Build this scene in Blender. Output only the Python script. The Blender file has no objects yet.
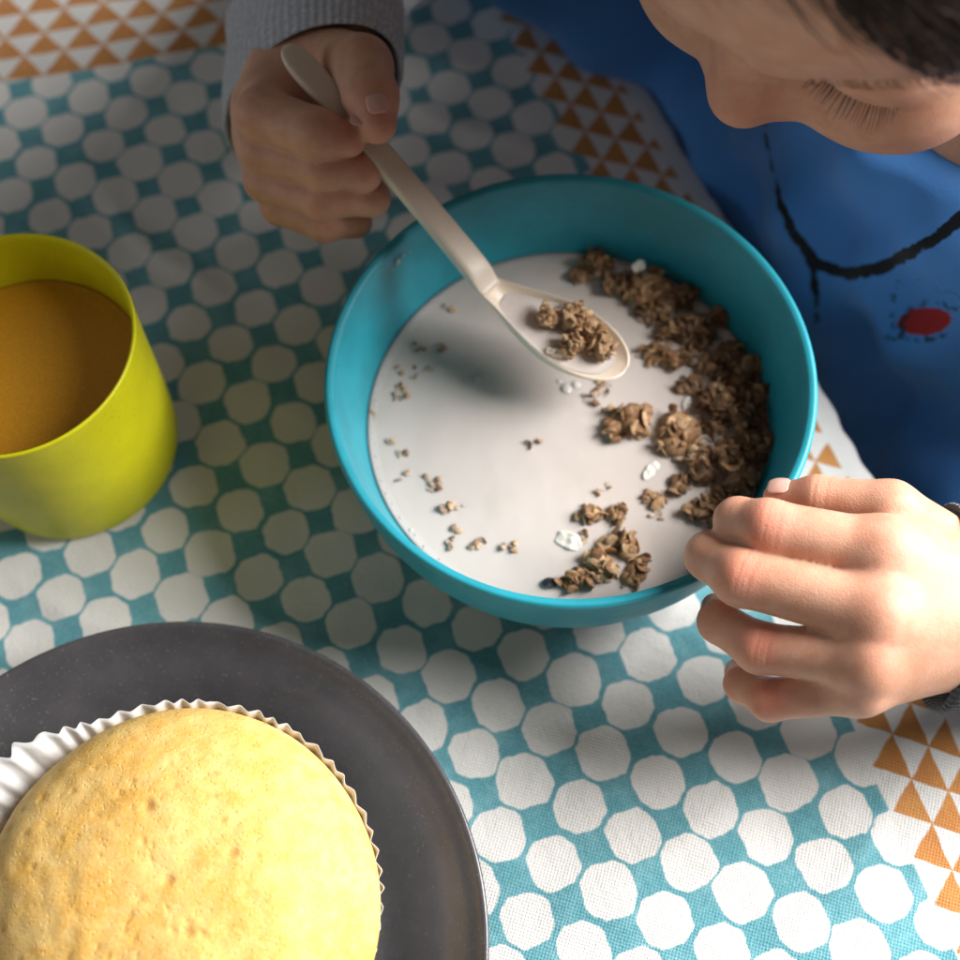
import bpy, math, random
import numpy as np
from mathutils import Vector, Matrix, noise as mn
rnd = random.Random(7)
CM = 0.01                       # the script thinks in centimetres, the scene is in metres
scene = bpy.context.scene
col = scene.collection

# ------------------------------------------------------------------ camera
FPX, PITCH, ROLL, HCAM = 1342.34, math.radians(65.696), math.radians(-3.145), 35.0
_c, _s = math.cos(PITCH), math.sin(PITCH)
FW = np.array([0, _c, -_s]); _rt = np.array([1., 0, 0]); _up = np.cross(_rt, FW)
RT = math.cos(ROLL)*_rt + math.sin(ROLL)*_up
UP = -math.sin(ROLL)*_rt + math.cos(ROLL)*_up
CAMP = np.array([0, 0, HCAM])
def at(px, py, z=0.0):
    """world point (cm) at height z that the photograph shows at pixel px, py"""
    d = FW*FPX + RT*(px-480) - UP*(py-480)
    return CAMP + d*((HCAM-z)/-d[2])
def proj(P):
    d = np.asarray(P)-CAMP; zz = d@FW
    return np.stack([480+FPX*(d@RT)/zz, 480-FPX*(d@UP)/zz], -1)
cd = bpy.data.cameras.new('camera'); cam = bpy.data.objects.new('camera', cd); col.objects.link(cam)
M = Matrix.Identity(4)
for i in range(3):
    M[i][0] = RT[i]; M[i][1] = UP[i]; M[i][2] = -FW[i]; M[i][3] = CAMP[i]*CM
cam.matrix_world = M
cd.sensor_width = 36.0; cd.lens = 36.0*FPX/960; cd.clip_start = 0.01; cd.clip_end = 50
cd.dof.use_dof = True; cd.dof.focus_distance = 0.315; cd.dof.aperture_fstop = 8.0
scene.camera = cam

# ------------------------------------------------------------------ node helper
class G:
    def __init__(s, name):
        s.m = bpy.data.materials.new(name); s.m.use_nodes = True
        s.t = s.m.node_tree; s.t.nodes.clear()
        s.out = s.t.nodes.new('ShaderNodeOutputMaterial')
        s.b = s.t.nodes.new('ShaderNodeBsdfPrincipled')
        s.t.links.new(s.b.outputs[0], s.out.inputs[0])
    def n(s, typ, **kw):
        nd = s.t.nodes.new('ShaderNode'+typ)
        ins = kw.pop('ins', {})
        for k, v in kw.items(): setattr(nd, k, v)
        for k, v in ins.items(): s.put(nd.inputs[k], v)
        return nd
    def put(s, sock, v):
        if isinstance(v, bpy.types.NodeSocket): s.t.links.new(v, sock)
        elif isinstance(v, bpy.types.Node): s.t.links.new(v.outputs[0], sock)
        else:
            if sock.type == 'RGBA' and len(v) == 3: v = (*v, 1)
            sock.default_value = v
    def math(s, op, a, b=0.0, c=0.0, clamp=False):
        nd = s.n('Math', operation=op, use_clamp=clamp)
        s.put(nd.inputs[0], a); s.put(nd.inputs[1], b); s.put(nd.inputs[2], c)
        return nd.outputs[0]
    def vm(s, op, a, b=(0, 0, 0), out=0):
        nd = s.n('VectorMath', operation=op); s.put(nd.inputs[0], a)
        if op == 'SCALE': s.put(nd.inputs['Scale'], b)
        else: s.put(nd.inputs[1], b)
        return nd.outputs['Value'] if op in ('LENGTH', 'DOT_PRODUCT', 'DISTANCE') else nd.outputs[0]
    def mix(s, f, a, b, blend='MIX'):
        nd = s.n('Mix', data_type='RGBA', blend_type=blend)
        s.put(nd.inputs[0], f); s.put(nd.inputs[6], a); s.put(nd.inputs[7], b)
        return nd.outputs[2]
    def step(s, v, lo, hi, a=0.0, b=1.0):
        nd = s.n('MapRange', interpolation_type='SMOOTHSTEP')
        for k, x in zip((0, 1, 2, 3, 4), (v, lo, hi, a, b)): s.put(nd.inputs[k], x)
        return nd.outputs[0]
    def obj(s, scale=100.0):
        return s.vm('SCALE', s.n('TexCoord').outputs['Object'], scale)     # centimetres
    def noise(s, v, scale, detail=3.0, rough=0.5, color=False):
        nd = s.n('TexNoise', ins={'Scale': scale, 'Detail': detail, 'Roughness': rough}); s.put(nd.inputs['Vector'], v)
        return nd.outputs[1 if color else 0]
    def bump(s, h, dist_cm, strength=1.0, normal=None):
        nd = s.n('Bump', ins={'Height': h, 'Distance': dist_cm*CM, 'Strength': strength})
        if normal is not None: s.put(nd.inputs['Normal'], normal)
        return nd.outputs[0]
    def set(s, **kw):
        names = dict(base='Base Color', rough='Roughness', spec='Specular IOR Level', sss='Subsurface Weight', sssr='Subsurface Radius',
                     ssss='Subsurface Scale', normal='Normal', coat='Coat Weight', coatr='Coat Roughness', sheen='Sheen Weight',
                     sheenr='Sheen Roughness', trans='Transmission Weight', ior='IOR', alpha='Alpha')
        for k, v in kw.items(): s.put(s.b.inputs[names[k]], v)
        return s.m

# ------------------------------------------------------------------ object helpers
def empty(name, loc):
    o = bpy.data.objects.new(name, None); o.empty_display_size = 0.02
    o.location = [c*CM for c in loc]; col.objects.link(o); return o
def tag(o, label=None, cat=None, group=None, kind=None):
    if label: o['label'] = label
    if cat: o['category'] = cat
    if group: o['group'] = group
    if kind: o['kind'] = kind
    return o
def mesh(name, V, F, mat, parent=None, smooth=True, origin=None, attrs=None, uvs=None):
    """V in world cm; the object's origin is put at `origin` (cm) or at the parent"""
    V = np.asarray(V, dtype=float)
    if parent is not None: org = np.array(parent.location)/CM
    elif origin is not None: org = np.asarray(origin, float)
    else: org = np.array([V[:, 0].mean(), V[:, 1].mean(), V[:, 2].min()])
    me = bpy.data.meshes.new(name)
    vv = (V-org)*CM
    if isinstance(F, np.ndarray) and F.ndim == 2 and len(F):
        k = F.shape[1]
        me.vertices.add(len(vv)); me.vertices.foreach_set('co', vv.astype(np.float32).ravel())
        me.loops.add(F.size); me.loops.foreach_set('vertex_index', F.astype(np.int32).ravel())
        me.polygons.add(len(F)); me.polygons.foreach_set('loop_start', np.arange(0, F.size, k, dtype=np.int32))
        me.polygons.foreach_set('loop_total', np.full(len(F), k, np.int32))
        me.update(calc_edges=True); me.validate()
    else:
        me.from_pydata(vv.tolist(), [], [list(f) for f in F]); me.update()
    if smooth: me.polygons.foreach_set('use_smooth', [True]*len(me.polygons))
    for an, av in (attrs or {}).items():
        av = np.asarray(av, np.float32)
        if av.ndim == 1:
            a = me.attributes.new(an, 'FLOAT', 'POINT'); a.data.foreach_set('value', av)
        else:
            a = me.attributes.new(an, 'FLOAT_COLOR', 'POINT'); a.data.foreach_set('color', av.ravel())
    li = None
    for un, uv in (uvs or {}).items():
        if li is None:
            li = np.zeros(len(me.loops), np.int32); me.loops.foreach_get('vertex_index', li)
        l = me.uv_layers.new(name=un); l.data.foreach_set('uv', np.asarray(uv, np.float32)[li].ravel())
    if mat: me.materials.append(mat)
    o = bpy.data.objects.new(name, me); col.objects.link(o)
    if parent is not None: o.parent = parent
    else: o.location = org*CM
    return o
def grid_faces(nu, nv, wrap_u=False, off=0):
    i = np.arange(nu if wrap_u else nu-1); j = np.arange(nv-1)
    I, J = np.meshgrid(i, j, indexing='ij'); I2 = (I+1) % nu
    return (np.stack([I*nv+J, I2*nv+J, I2*nv+J+1, I*nv+J+1], -1).reshape(-1, 4)+off)
def lathe(profile, n=160, center=(0, 0, 0), warp=None):
    """closed profile of (r, z) from the axis outside-bottom round to the axis inside"""
    pr = np.array(profile, float); th = np.arange(n)*2*np.pi/n
    R = pr[None, :, 0]; Z = np.repeat(pr[None, :, 1], n, 0)
    X = R*np.cos(th)[:, None]; Y = R*np.sin(th)[:, None]
    V = np.stack([X, Y, Z], -1)
    V = V.reshape(-1, 3)+np.array(center)
    return V, grid_faces(n, len(pr), True)
def smooth_profile(pts, sub=8):
    P = np.array(pts, float); out = []
    for i in range(len(P)-1):
        p0 = P[max(i-1, 0)]; p1 = P[i]; p2 = P[i+1]; p3 = P[min(i+2, len(P)-1)]
        for t in np.arange(sub)/sub:
            out.append(.5*((2*p1)+(-p0+p2)*t+(2*p0-5*p1+4*p2-p3)*t*t+(-p0+3*p1-3*p2+p3)*t**3))
    out.append(P[-1]); return np.array(out)
def noise_arr(V, scale, seed=0.0):
    return np.array([mn.noise(Vector((v[0]*scale+seed, v[1]*scale-seed, v[2]*scale+2*seed))) for v in V])
def icosphere(sub):
    import bmesh
    bm = bmesh.new(); bmesh.ops.create_icosphere(bm, subdivisions=sub, radius=1.0)
    V = np.array([v.co[:] for v in bm.verts]); F = np.array([[v.index for v in f.verts] for f in bm.faces]); bm.free()
    return V, F
def tube(path, radii, n=6):
    """tapered tube along a polyline, closed with a point at both ends"""
    P = np.array(path, float); T = np.gradient(P, axis=0); T /= np.linalg.norm(T, axis=1)[:, None]+1e-9
    ref = np.array([.13, .27, .95]); A = np.cross(T, ref); A /= np.linalg.norm(A, axis=1)[:, None]+1e-9
    B = np.cross(T, A); th = np.arange(n)*2*np.pi/n; r = np.asarray(radii, float)
    V = P[None]+(np.cos(th)[:, None, None]*A[None]+np.sin(th)[:, None, None]*B[None])*r[None, :, None]
    return V.reshape(-1, 3), grid_faces(n, len(P), True)
def join(parts):
    Vs, Fs, o = [], [], 0
    for V, F in parts: Vs.append(V); Fs.append(np.asarray(F)+o); o += len(V)
    return np.concatenate(Vs), np.concatenate(Fs)

# ------------------------------------------------------------------ signed distance toolkit
def smin(a, b, k):
    h = np.maximum(k-np.abs(a-b), 0)/k
    return np.minimum(a, b)-h*h*k*.25
def smax(a, b, k): return -smin(-a, -b, k)
class Field:
    def __init__(s, lo, hi, h):
        s.lo = np.array(lo, float); s.h = h
        n = np.ceil((np.array(hi)-s.lo)/h).astype(int)+1
        ax = [s.lo[i]+h*np.arange(n[i]) for i in range(3)]
        s.X, s.Y, s.Z = [g.astype(np.float32) for g in np.meshgrid(*ax, indexing='ij')]
    def cone(s, a, b, ra, rb):
        a = np.asarray(a, float); b = np.asarray(b, float); ba = b-a; L = float(ba@ba)+1e-9
        t = np.clip(((s.X-a[0])*ba[0]+(s.Y-a[1])*ba[1]+(s.Z-a[2])*ba[2])/L, 0, 1).astype(np.float32)
        dx = s.X-a[0]-t*ba[0]; dy = s.Y-a[1]-t*ba[1]; dz = s.Z-a[2]-t*ba[2]
        return np.sqrt(dx*dx+dy*dy+dz*dz)-(ra+(rb-ra)*t)
    def ell(s, c, r, R=None):
        P = [s.X-c[0], s.Y-c[1], s.Z-c[2]]
        if R is not None:
            P = [P[0]*R[0, i]+P[1]*R[1, i]+P[2]*R[2, i] for i in range(3)]
        k0 = np.sqrt(sum((P[i]/r[i])**2 for i in range(3))); k1 = np.sqrt(sum((P[i]/r[i]**2)**2 for i in range(3)))+1e-6
        return (k0*(k0-1)/k1).astype(np.float32)
    def plane(s, p, n): return ((s.X-p[0])*n[0]+(s.Y-p[1])*n[1]+(s.Z-p[2])*n[2]).astype(np.float32)
    def mesh(s, f):
        nx, ny, nz = f.shape; ins = f < 0
        cs = np.zeros((nx-1, ny-1, nz-1), np.int8)
        for dx in (0, 1):
            for dy in (0, 1):
                for dz in (0, 1): cs += ins[dx:nx-1+dx, dy:ny-1+dy, dz:nz-1+dz]
        idx = np.argwhere((cs > 0) & (cs < 8)); N = len(idx)
        vid = -np.ones((nx-1, ny-1, nz-1), np.int64); vid[tuple(idx.T)] = np.arange(N)
        acc = np.zeros((N, 3)); cnt = np.zeros(N)
        corners = [(i, j, k) for i in (0, 1) for j in (0, 1) for k in (0, 1)]
        for c0 in corners:
            for ax in range(3):
                if c0[ax]: continue
                c1 = list(c0); c1[ax] = 1
                f0 = f[tuple((idx+c0).T)]; f1 = f[tuple((idx+c1).T)]
                m = (f0 < 0) != (f1 < 0); t = np.where(m, f0/(f0-f1+1e-12), 0)
                p = np.array(c0, float)[None].repeat(N, 0); p[:, ax] = t
                acc[m] += p[m]; cnt[m] += 1
        V = s.lo+s.h*(idx+acc/cnt[:, None])
        quads = []
        for ax in range(3):
            sl0 = [slice(None)]*3; sl1 = [slice(None)]*3; sl0[ax] = slice(0, -1); sl1[ax] = slice(1, None)
            a = ins[tuple(sl0)]; b = ins[tuple(sl1)]
            o1, o2 = [(1, 2), (2, 0), (0, 1)][ax]
            e = np.argwhere(a != b)
            ok = (e[:, o1] > 0) & (e[:, o2] > 0) & (e[:, o1] < f.shape[o1]-1) & (e[:, o2] < f.shape[o2]-1)
            e = e[ok]; flip = ~a[tuple(e.T)]
            d1 = np.zeros(3, int); d1[o1] = 1; d2 = np.zeros(3, int); d2[o2] = 1
            q = np.stack([vid[tuple((e-d1-d2).T)], vid[tuple((e-d2).T)], vid[tuple(e.T)], vid[tuple((e-d1).T)]], 1)
            q[flip] = q[flip][:, ::-1]; quads.append(q)
        return V, np.concatenate(quads)
def relax(V, F, it=2, lam=.5):
    E = np.concatenate([F[:, [0, 1]], F[:, [1, 2]], F[:, [2, 3]], F[:, [3, 0]]])
    for _ in range(it):
        S = np.zeros_like(V); c = np.zeros(len(V))
        np.add.at(S, E[:, 0], V[E[:, 1]]); np.add.at(c, E[:, 0], 1)
        np.add.at(S, E[:, 1], V[E[:, 0]]); np.add.at(c, E[:, 1], 1)
        V = V+lam*(S/c[:, None]-V)
    return V
def vnormals(V, F):
    n = np.cross(V[F[:, 2]]-V[F[:, 0]], V[F[:, 3]]-V[F[:, 1]]); N = np.zeros_like(V)
    for k in range(4): np.add.at(N, F[:, k], n)
    return N/(np.linalg.norm(N, axis=1)[:, None]+1e-12)

MILKZ = 2.29                    # height of the milk in the bowl
# ------------------------------------------------------------------ table edge frame
E0 = at(890, 480); EE = at(890, 480)-at(640, 75); EE /= np.linalg.norm(EE); EN = np.array([EE[1], -EE[0], 0])
def te(s):                       # the cloth's border drifts inwards towards the near end
    s = np.asarray(s, float); return .35*np.exp(-((s+1)/5)**2) + np.where(s > 0, 1.55*np.tanh(s/8)*1.4, 0)
def edge(s, t, z=0): return E0+EE*s+EN*t+np.array([0, 0, z])

# ------------------------------------------------------------------ materials
def m_cloth():
    g = G('printed_cotton')
    uv = g.n('UVMap', uv_map='lattice').outputs[0]; ub = g.n('UVMap', uv_map='border').outputs[0]; uc = g.n('UVMap', uv_map='corner').outputs[0]
    P = g.obj()
    # --- octagon print
    w = g.vm('SCALE', g.vm('SUBTRACT', g.noise(uv, 1.7, 2, color=True), (.5, .5, .5)), .17)
    w2 = g.vm('SCALE', g.vm('SUBTRACT', g.noise(uv, 7.0, 2, color=True), (.5, .5, .5)), .055)
    q = g.vm('ADD', g.vm('ADD', uv, w), w2)
    cell = g.vm('FLOOR', g.vm('ADD', q, (.5, .5, .5))); f = g.vm('SUBTRACT', q, cell)
    wn = g.n('TexWhiteNoise', noise_dimensions='3D'); g.put(wn.inputs['Vector'], g.vm('MULTIPLY', cell, (1, 1, 0)))
    f = g.vm('ADD', f, g.vm('SCALE', g.vm('SUBTRACT', wn.outputs['Color'], (.5, .5, .5)), .06))
    ab = g.n('SeparateXYZ'); g.put(ab.inputs[0], g.vm('ABSOLUTE', f))
    x, y = ab.outputs[0], ab.outputs[1]
    m = g.math('SMOOTH_MAX', g.math('SMOOTH_MAX', x, y, .06), g.math('MULTIPLY', g.math('ADD', x, y), .745), .09)
    rad = g.math('ADD', .466, g.math('MULTIPLY', g.math('SUBTRACT', wn.outputs['Value'], .5), .05))
    octm = g.step(g.math('SUBTRACT', rad, m), -.012, .012)            # 1 = bare white
    # --- triangle print along the table edge and along the far end
    def triangles(u, aS, aT, bS, bT, s0, t0, tin):
        det = aS*bT-aT*bS
        sx = g.n('SeparateXYZ'); g.put(sx.inputs[0], u)
        wob = g.vm('SCALE', g.vm('SUBTRACT', g.noise(u, 1.3, 3, color=True), (.5, .5, .5)), .16)
        wx = g.n('SeparateXYZ'); g.put(wx.inputs[0], wob)
        S = g.math('ADD', g.math('SUBTRACT', sx.outputs[0], s0), wx.outputs[0]); T = g.math('ADD', g.math('SUBTRACT', sx.outputs[1], t0), wx.outputs[1])
        p = g.math('ADD', g.math('MULTIPLY', S, bT/det), g.math('MULTIPLY', T, -bS/det))
        r = g.math('ADD', g.math('MULTIPLY', S, -aT/det), g.math('MULTIPLY', T, aS/det))
        fp = g.math('FRACT', p); fr = g.math('FRACT', r)
        d = g.math('SUBTRACT', g.math('ADD', fp, fr), 1.0)
        lo = g.math('MINIMUM', g.math('MINIMUM', d, g.math('SUBTRACT', 1.0, fp)), g.math('SUBTRACT', 1.0, fr))
        ink = g.step(g.math('ADD', lo, .025), -.03, .03)
        tc = g.math('ADD', g.math('MULTIPLY', g.math('ADD', g.math('FLOOR', p), .66), aT), g.math('MULTIPLY', g.math('ADD', g.math('FLOOR', r), .66), bT))
        tc = g.math('ADD', tc, t0)
        inside = g.math('LESS_THAN', tc, tin)
        return ink, inside, sx.outputs[1]
    s_a, t_a = (at(542, 51)-E0)@EE, (at(542, 51)-E0)@EN - float(te((at(542, 51)-E0)@EE))
    ink1, in1, t1 = triangles(ub, .67, -.77, 1.2, .02, s_a, t_a, 3.05)
    hem = g.step(t1, .62, .70); ink1 = g.math('MULTIPLY', g.math('MULTIPLY', ink1, in1), hem)
    z1 = g.step(t1, 3.02, 3.1)                                        # 0 inside the border strip
    ink2, in2, t2 = triangles(uc, 1.35, 0.0, .62, -.95, .1, 0.0, 99)
    z2 = g.step(t2, .06, -.06); z2b = g.step(t2, -.12, -.06)
    ink2 = g.math('MULTIPLY', ink2, g.step(t2, -.03, .03))
    teal = g.math('MULTIPLY', g.math('SUBTRACT', 1.0, octm), g.math('MULTIPLY', z1, z2))
    orange = g.math('MAXIMUM', ink1, ink2)
    # --- worn ink, slubs in the yarn
    wear = g.step(g.noise(P, 1.1, 5, .65), .42, .75)
    fine = g.noise(P, 22, 4, .7)
    cw = g.mix(g.noise(P, .6, 4), (.74, .72, .69), (.80, .785, .76))
    cw = g.mix(g.step(fine, .62, .8), cw, (.66, .63, .59))
    ct = g.mix(g.math('MULTIPLY', wear, .45), (.042, .275, .335), (.26, .55, .62))
    ct = g.mix(g.math('MULTIPLY', g.step(fine, .42, .72), .42), ct, (.36, .60, .65))
    co = g.mix(g.math('MULTIPLY', wear, .5), (.52, .18, .014), (.64, .30, .05))
    co = g.mix(g.math('MULTIPLY', g.step(fine, .5, .75), .3), co, (.75, .48, .2))
    c = g.mix(teal, cw, ct); c = g.mix(orange, c, co)
    # --- weave
    mp = g.n('Mapping', ins={'Rotation': (0, 0, math.radians(20))}); g.put(mp.inputs[0], P)
    wob = g.vm('ADD', mp.outputs[0], g.vm('SCALE', g.noise(P, 2.5, 2, color=True), .05))
    wx = g.n('TexWave', bands_direction='X', ins={'Scale': 3.9, 'Distortion': 1.2, 'Detail': 2.0, 'Detail Scale': 4.0}); g.put(wx.inputs[0], wob)
    wy = g.n('TexWave', bands_direction='Y', ins={'Scale': 3.9, 'Distortion': 1.2, 'Detail': 2.0, 'Detail Scale': 4.0}); g.put(wy.inputs[0], wob)
    ck = g.math('MULTIPLY', wx.outputs[0], wy.outputs[0])
    c = g.mix(g.math('MULTIPLY', g.math('SUBTRACT', 1.0, ck), .22), c, g.mix(.5, c, (.75, .75, .72)))
    h = g.math('ADD', ck, g.math('MULTIPLY', g.noise(P, 9, 4, .7), 1.2))
    b1 = g.bump(g.noise(P, .9, 4, .55), .11, .6)
    return g.set(base=c, rough=.93, spec=.12, sheen=.12, sheenr=.5, normal=g.bump(h, .022, .8, b1))

def m_plastic(name, base, rough=.45, speck=.0, specc=(0.1, 0.1, 0.1), var=.06, spec=.4, sss=0.0):
    g = G(name); P = g.obj()
    n1 = g.noise(P, .7, 5, .6)
    c = g.mix(g.step(n1, .3, .7), tuple(b*(1-var) for b in base), tuple(min(1, b*(1+var)) for b in base))
    if speck:
        sp = g.step(g.noise(P, 15, 2, .5), .66, .71)
        c = g.mix(g.math('MULTIPLY', sp, speck), c, specc)
    r = g.math('ADD', rough-.06, g.math('MULTIPLY', g.noise(P, 3, 5, .7), .14))
    if sss: g.set(sss=sss, sssr=base, ssss=.004)
    return g.set(base=c, rough=r, spec=spec, normal=g.bump(g.noise(P, 30, 3, .6), .006, .35))

def m_skin():
    g = G('skin'); P = g.obj()
    fl = g.n('Attribute', attribute_name='flush').outputs['Fac']
    mott = g.noise(P, 1.6, 5, .6)
    c = g.mix(g.step(mott, .3, .7), (.60, .31, .20), (.68, .39, .27))
    c = g.mix(g.math('MULTIPLY', fl, .75), c, (.68, .20, .135))
    v = g.n('TexVoronoi', feature='DISTANCE_TO_EDGE', ins={'Scale': 13.0}); g.put(v.inputs['Vector'], g.vm('ADD', P, g.vm('SCALE', g.noise(P, 6, 2, color=True), .12)))
    h = g.math('ADD', g.math('MULTIPLY', g.step(v.outputs[0], 0, .22), .5), g.noise(P, 20, 4, .6))
    return g.set(base=c, rough=g.math('ADD', .40, g.math('MULTIPLY', mott, .2)), spec=.36, sss=.55, sssr=(1, .32, .16), ssss=.0032,
                 normal=g.bump(h, .010, .55))
def m_nail():
    g = G('fingernail'); P = g.obj()
    return g.set(base=g.mix(g.noise(P, 5, 3), (.66, .36, .30), (.74, .46, .38)), rough=.28, spec=.5, sss=.3, sssr=(1, .4, .3), ssss=.002)
def m_hair():
    g = G('dark_hair'); P = g.obj()
    c = g.mix(g.noise(P, 9, 3), (.022, .014, .010), (.075, .048, .034))
    return g.set(base=c, rough=.38, spec=.5)
def m_knit(name, c1, c2, ribs=0.0, amount=.5, scale=1.0):
    """jersey knit; ribs = columns of wales per UV unit"""
    g = G(name); P = g.obj(); uv = g.n('UVMap', uv_map='knit').outputs[0]
    sx = g.n('SeparateXYZ'); g.put(sx.inputs[0], uv)
    fleck = g.noise(P, 7, 5, .75)
    c = g.mix(g.step(fleck, .35, .68), c1, c2)
    wale = g.math('SINE', g.math('MULTIPLY', sx.outputs[0], 2*math.pi*(ribs or 90)))
    crs = g.math('SINE', g.math('ADD', g.math('MULTIPLY', sx.outputs[1], 2*math.pi*14), g.math('MULTIPLY', wale, 1.2)))
    h = g.math('ADD', g.math('MULTIPLY', wale, .6), g.math('MULTIPLY', crs, .25))
    h = g.math('ADD', h, g.math('MULTIPLY', g.noise(P, 18, 3), .8))
    c = g.mix(g.math('MULTIPLY', g.step(wale, -.2, -1.0), .35*amount), c, tuple(.5*k for k in c1))
    return g.set(base=c, rough=.95, spec=.1, sheen=.3, sheenr=.4, normal=g.bump(h, .02, .8))
def m_shirt():
    g = G('blue_jersey'); P = g.obj()
    pr = g.n('Attribute', attribute_name='cord_fold_shade').outputs['Fac']; rd = g.n('Attribute', attribute_name='red').outputs['Fac']
    sk = g.n('Attribute', attribute_name='sketch').outputs['Fac']
    n1 = g.noise(P, 10, 4, .7)
    c = g.mix(g.noise(P, .5, 4), (.07, .25, .66), (.09, .30, .74))
    c = g.mix(g.math('MULTIPLY', g.step(n1, .5, .75), .4), c, (.10, .24, .56))
    ragged = g.math('MULTIPLY', g.math('SUBTRACT', g.noise(P, 4, 4, .7), .5), .5)
    c = g.mix(g.step(g.math('ADD', rd, ragged), .42, .55), c, (.42, .018, .02))
    c = g.mix(g.math('MULTIPLY', g.step(g.math('ADD', sk, g.math('MULTIPLY', ragged, 2.2)), .45, .6), .85), c, (.012, .022, .035))
    c = g.mix(g.step(g.math('ADD', pr, ragged), .42, .52), c, (.008, .010, .014))
    w = g.n('TexWave', bands_direction='DIAGONAL', ins={'Scale': 8.5, 'Distortion': 3.0, 'Detail': 2.0}); g.put(w.inputs[0], P)
    h = g.math('ADD', g.math('MULTIPLY', w.outputs[0], .4), g.noise(P, 14, 4, .7))
    return g.set(base=c, rough=.95, spec=.08, sheen=.25, sheenr=.5, normal=g.bump(h, .03, .7))
def m_milk():
    g = G('milk'); P = g.obj()
    stain = g.step(g.noise(P, .35, 3, .5), .45, .75)
    c = g.mix(g.math('MULTIPLY', stain, .5), (.56, .505, .47), (.50, .44, .39))
    h = g.noise(P, .8, 2, .4)
    return g.set(base=c, rough=.07, spec=.5, sss=.5, sssr=(1, .8, .6), ssss=.003, normal=g.bump(h, .16, .35))
def m_juice():
    g = G('juice'); P = g.obj()
    c = g.mix(g.step(g.noise(P, 14, 5, .75), .4, .7), (.58, .265, .016), (.68, .35, .035))
    return g.set(base=c, rough=.28, spec=.35, sss=.25, sssr=(1, .5, .1), ssss=.003, normal=g.bump(g.noise(P, 12, 4, .7), .012, .5))
def m_oat(name, dark, light, coat=.10):
    g = G(name); P = g.obj()
    ri = g.n('NewGeometry').outputs['Random Per Island']
    rr = g.n('ValToRGB'); g.put(rr.inputs[0], ri); cr = rr.color_ramp
    cr.elements[0].color = (*dark, 1); cr.elements[1].color = (*light, 1)
    e = cr.elements.new(.55); e.color = (*[(a*.5+b*.5)*.92 for a, b in zip(dark, light)], 1)
    c = g.mix(g.math('MULTIPLY', g.step(g.noise(P, 9, 5, .7), .35, .7), .55), rr.outputs[0], tuple(k*.45 for k in dark))
    wz = g.n('SeparateXYZ'); g.put(wz.inputs[0], g.n('NewGeometry').outputs['Position'])
    hz = g.math('ADD', g.math('MULTIPLY', g.math('SUBTRACT', wz.outputs[2], MILKZ*CM), 100.0), g.math('MULTIPLY', g.math('SUBTRACT', g.noise(P, 5, 3), .5), .5))
    c = g.mix(g.step(hz, .12, -.06), c, (.56, .47, .40))
    return g.set(base=c, rough=.58, spec=.3, coat=coat, coatr=.25, sss=.15, sssr=(1, .5, .25), ssss=.0015,
                 normal=g.bump(g.noise(P, 20, 5, .75), .05, 1.0))
def m_coconut():
    g = G('coconut'); P = g.obj()
    return g.set(base=g.mix(g.noise(P, 6, 4), (.62, .57, .49), (.70, .66, .58)), rough=.35, spec=.4, sss=.6, sssr=(1, .9, .7), ssss=.003, normal=g.bump(g.noise(P, 16, 3), .01, .5))
def m_cake():
    g = G('sponge_cake'); P = g.obj()
    big = g.noise(P, .45, 4, .55); mid = g.noise(P, 2.2, 5, .65); fine = g.noise(P, 11, 4, .7)
    br = g.n('Attribute', attribute_name='bake').outputs['Fac']
    t = g.math('ADD', g.math('MULTIPLY', mid, .6), g.math('MULTIPLY', big, .4))
    c = g.mix(g.step(t, .36, .64), (.83, .57, .21), (.76, .43, .09))
    c = g.mix(g.math('MULTIPLY', g.step(fine, .48, .72), .55), c, (.88, .68, .30))
    c = g.mix(g.math('MULTIPLY', br, .8), c, (.52, .235, .04))
    v = g.n('TexVoronoi', ins={'Scale': 7.5, 'Randomness': 1.0}); g.put(v.inputs['Vector'], g.vm('ADD', P, g.vm('SCALE', g.noise(P, 5, 2, color=True), .2)))
    pore = g.step(v.outputs['Distance'], .05, .32)
    h = g.math('ADD', g.math('MULTIPLY', pore, .8), g.math('MULTIPLY', fine, 1.0))
    b1 = g.bump(mid, .05, .5)
    return g.set(base=c, rough=.62, spec=.32, sss=.35, sssr=(1, .6, .25), ssss=.003, normal=g.bump(h, .03, .6, b1))
def m_paper():
    g = G('baking_paper'); P = g.obj()
    g.set(base=(.80, .79, .78), rough=.6, spec=.25, normal=g.bump(g.noise(P, 4, 5, .6), .03, .4))
    tr = g.n('BsdfTranslucent', ins={'Color': (.7, .66, .6, 1)}); ms = g.n('MixShader', ins={0: .25})
    g.t.links.new(g.b.outputs[0], ms.inputs[1]); g.t.links.new(tr.outputs[0], ms.inputs[2]); g.t.links.new(ms.outputs[0], g.out.inputs[0])
    return g.m
def m_wood():
    g = G('dark_wood'); P = g.obj()
    s = g.vm('MULTIPLY', P, (.25, 2.5, 2.5))
    return g.set(base=g.mix(g.noise(s, 1.5, 5), (.06, .035, .02), (.13, .075, .04)), rough=.5, normal=g.bump(g.noise(s, 6, 4), .02, .4))
def m_dark(name, c):
    g = G(name); P = g.obj()
    return g.set(base=g.mix(g.noise(P, 8, 4), c, tuple(k*1.7 for k in c)), rough=.95, spec=.05, normal=g.bump(g.noise(P, 15, 4), .03, .6))

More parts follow.
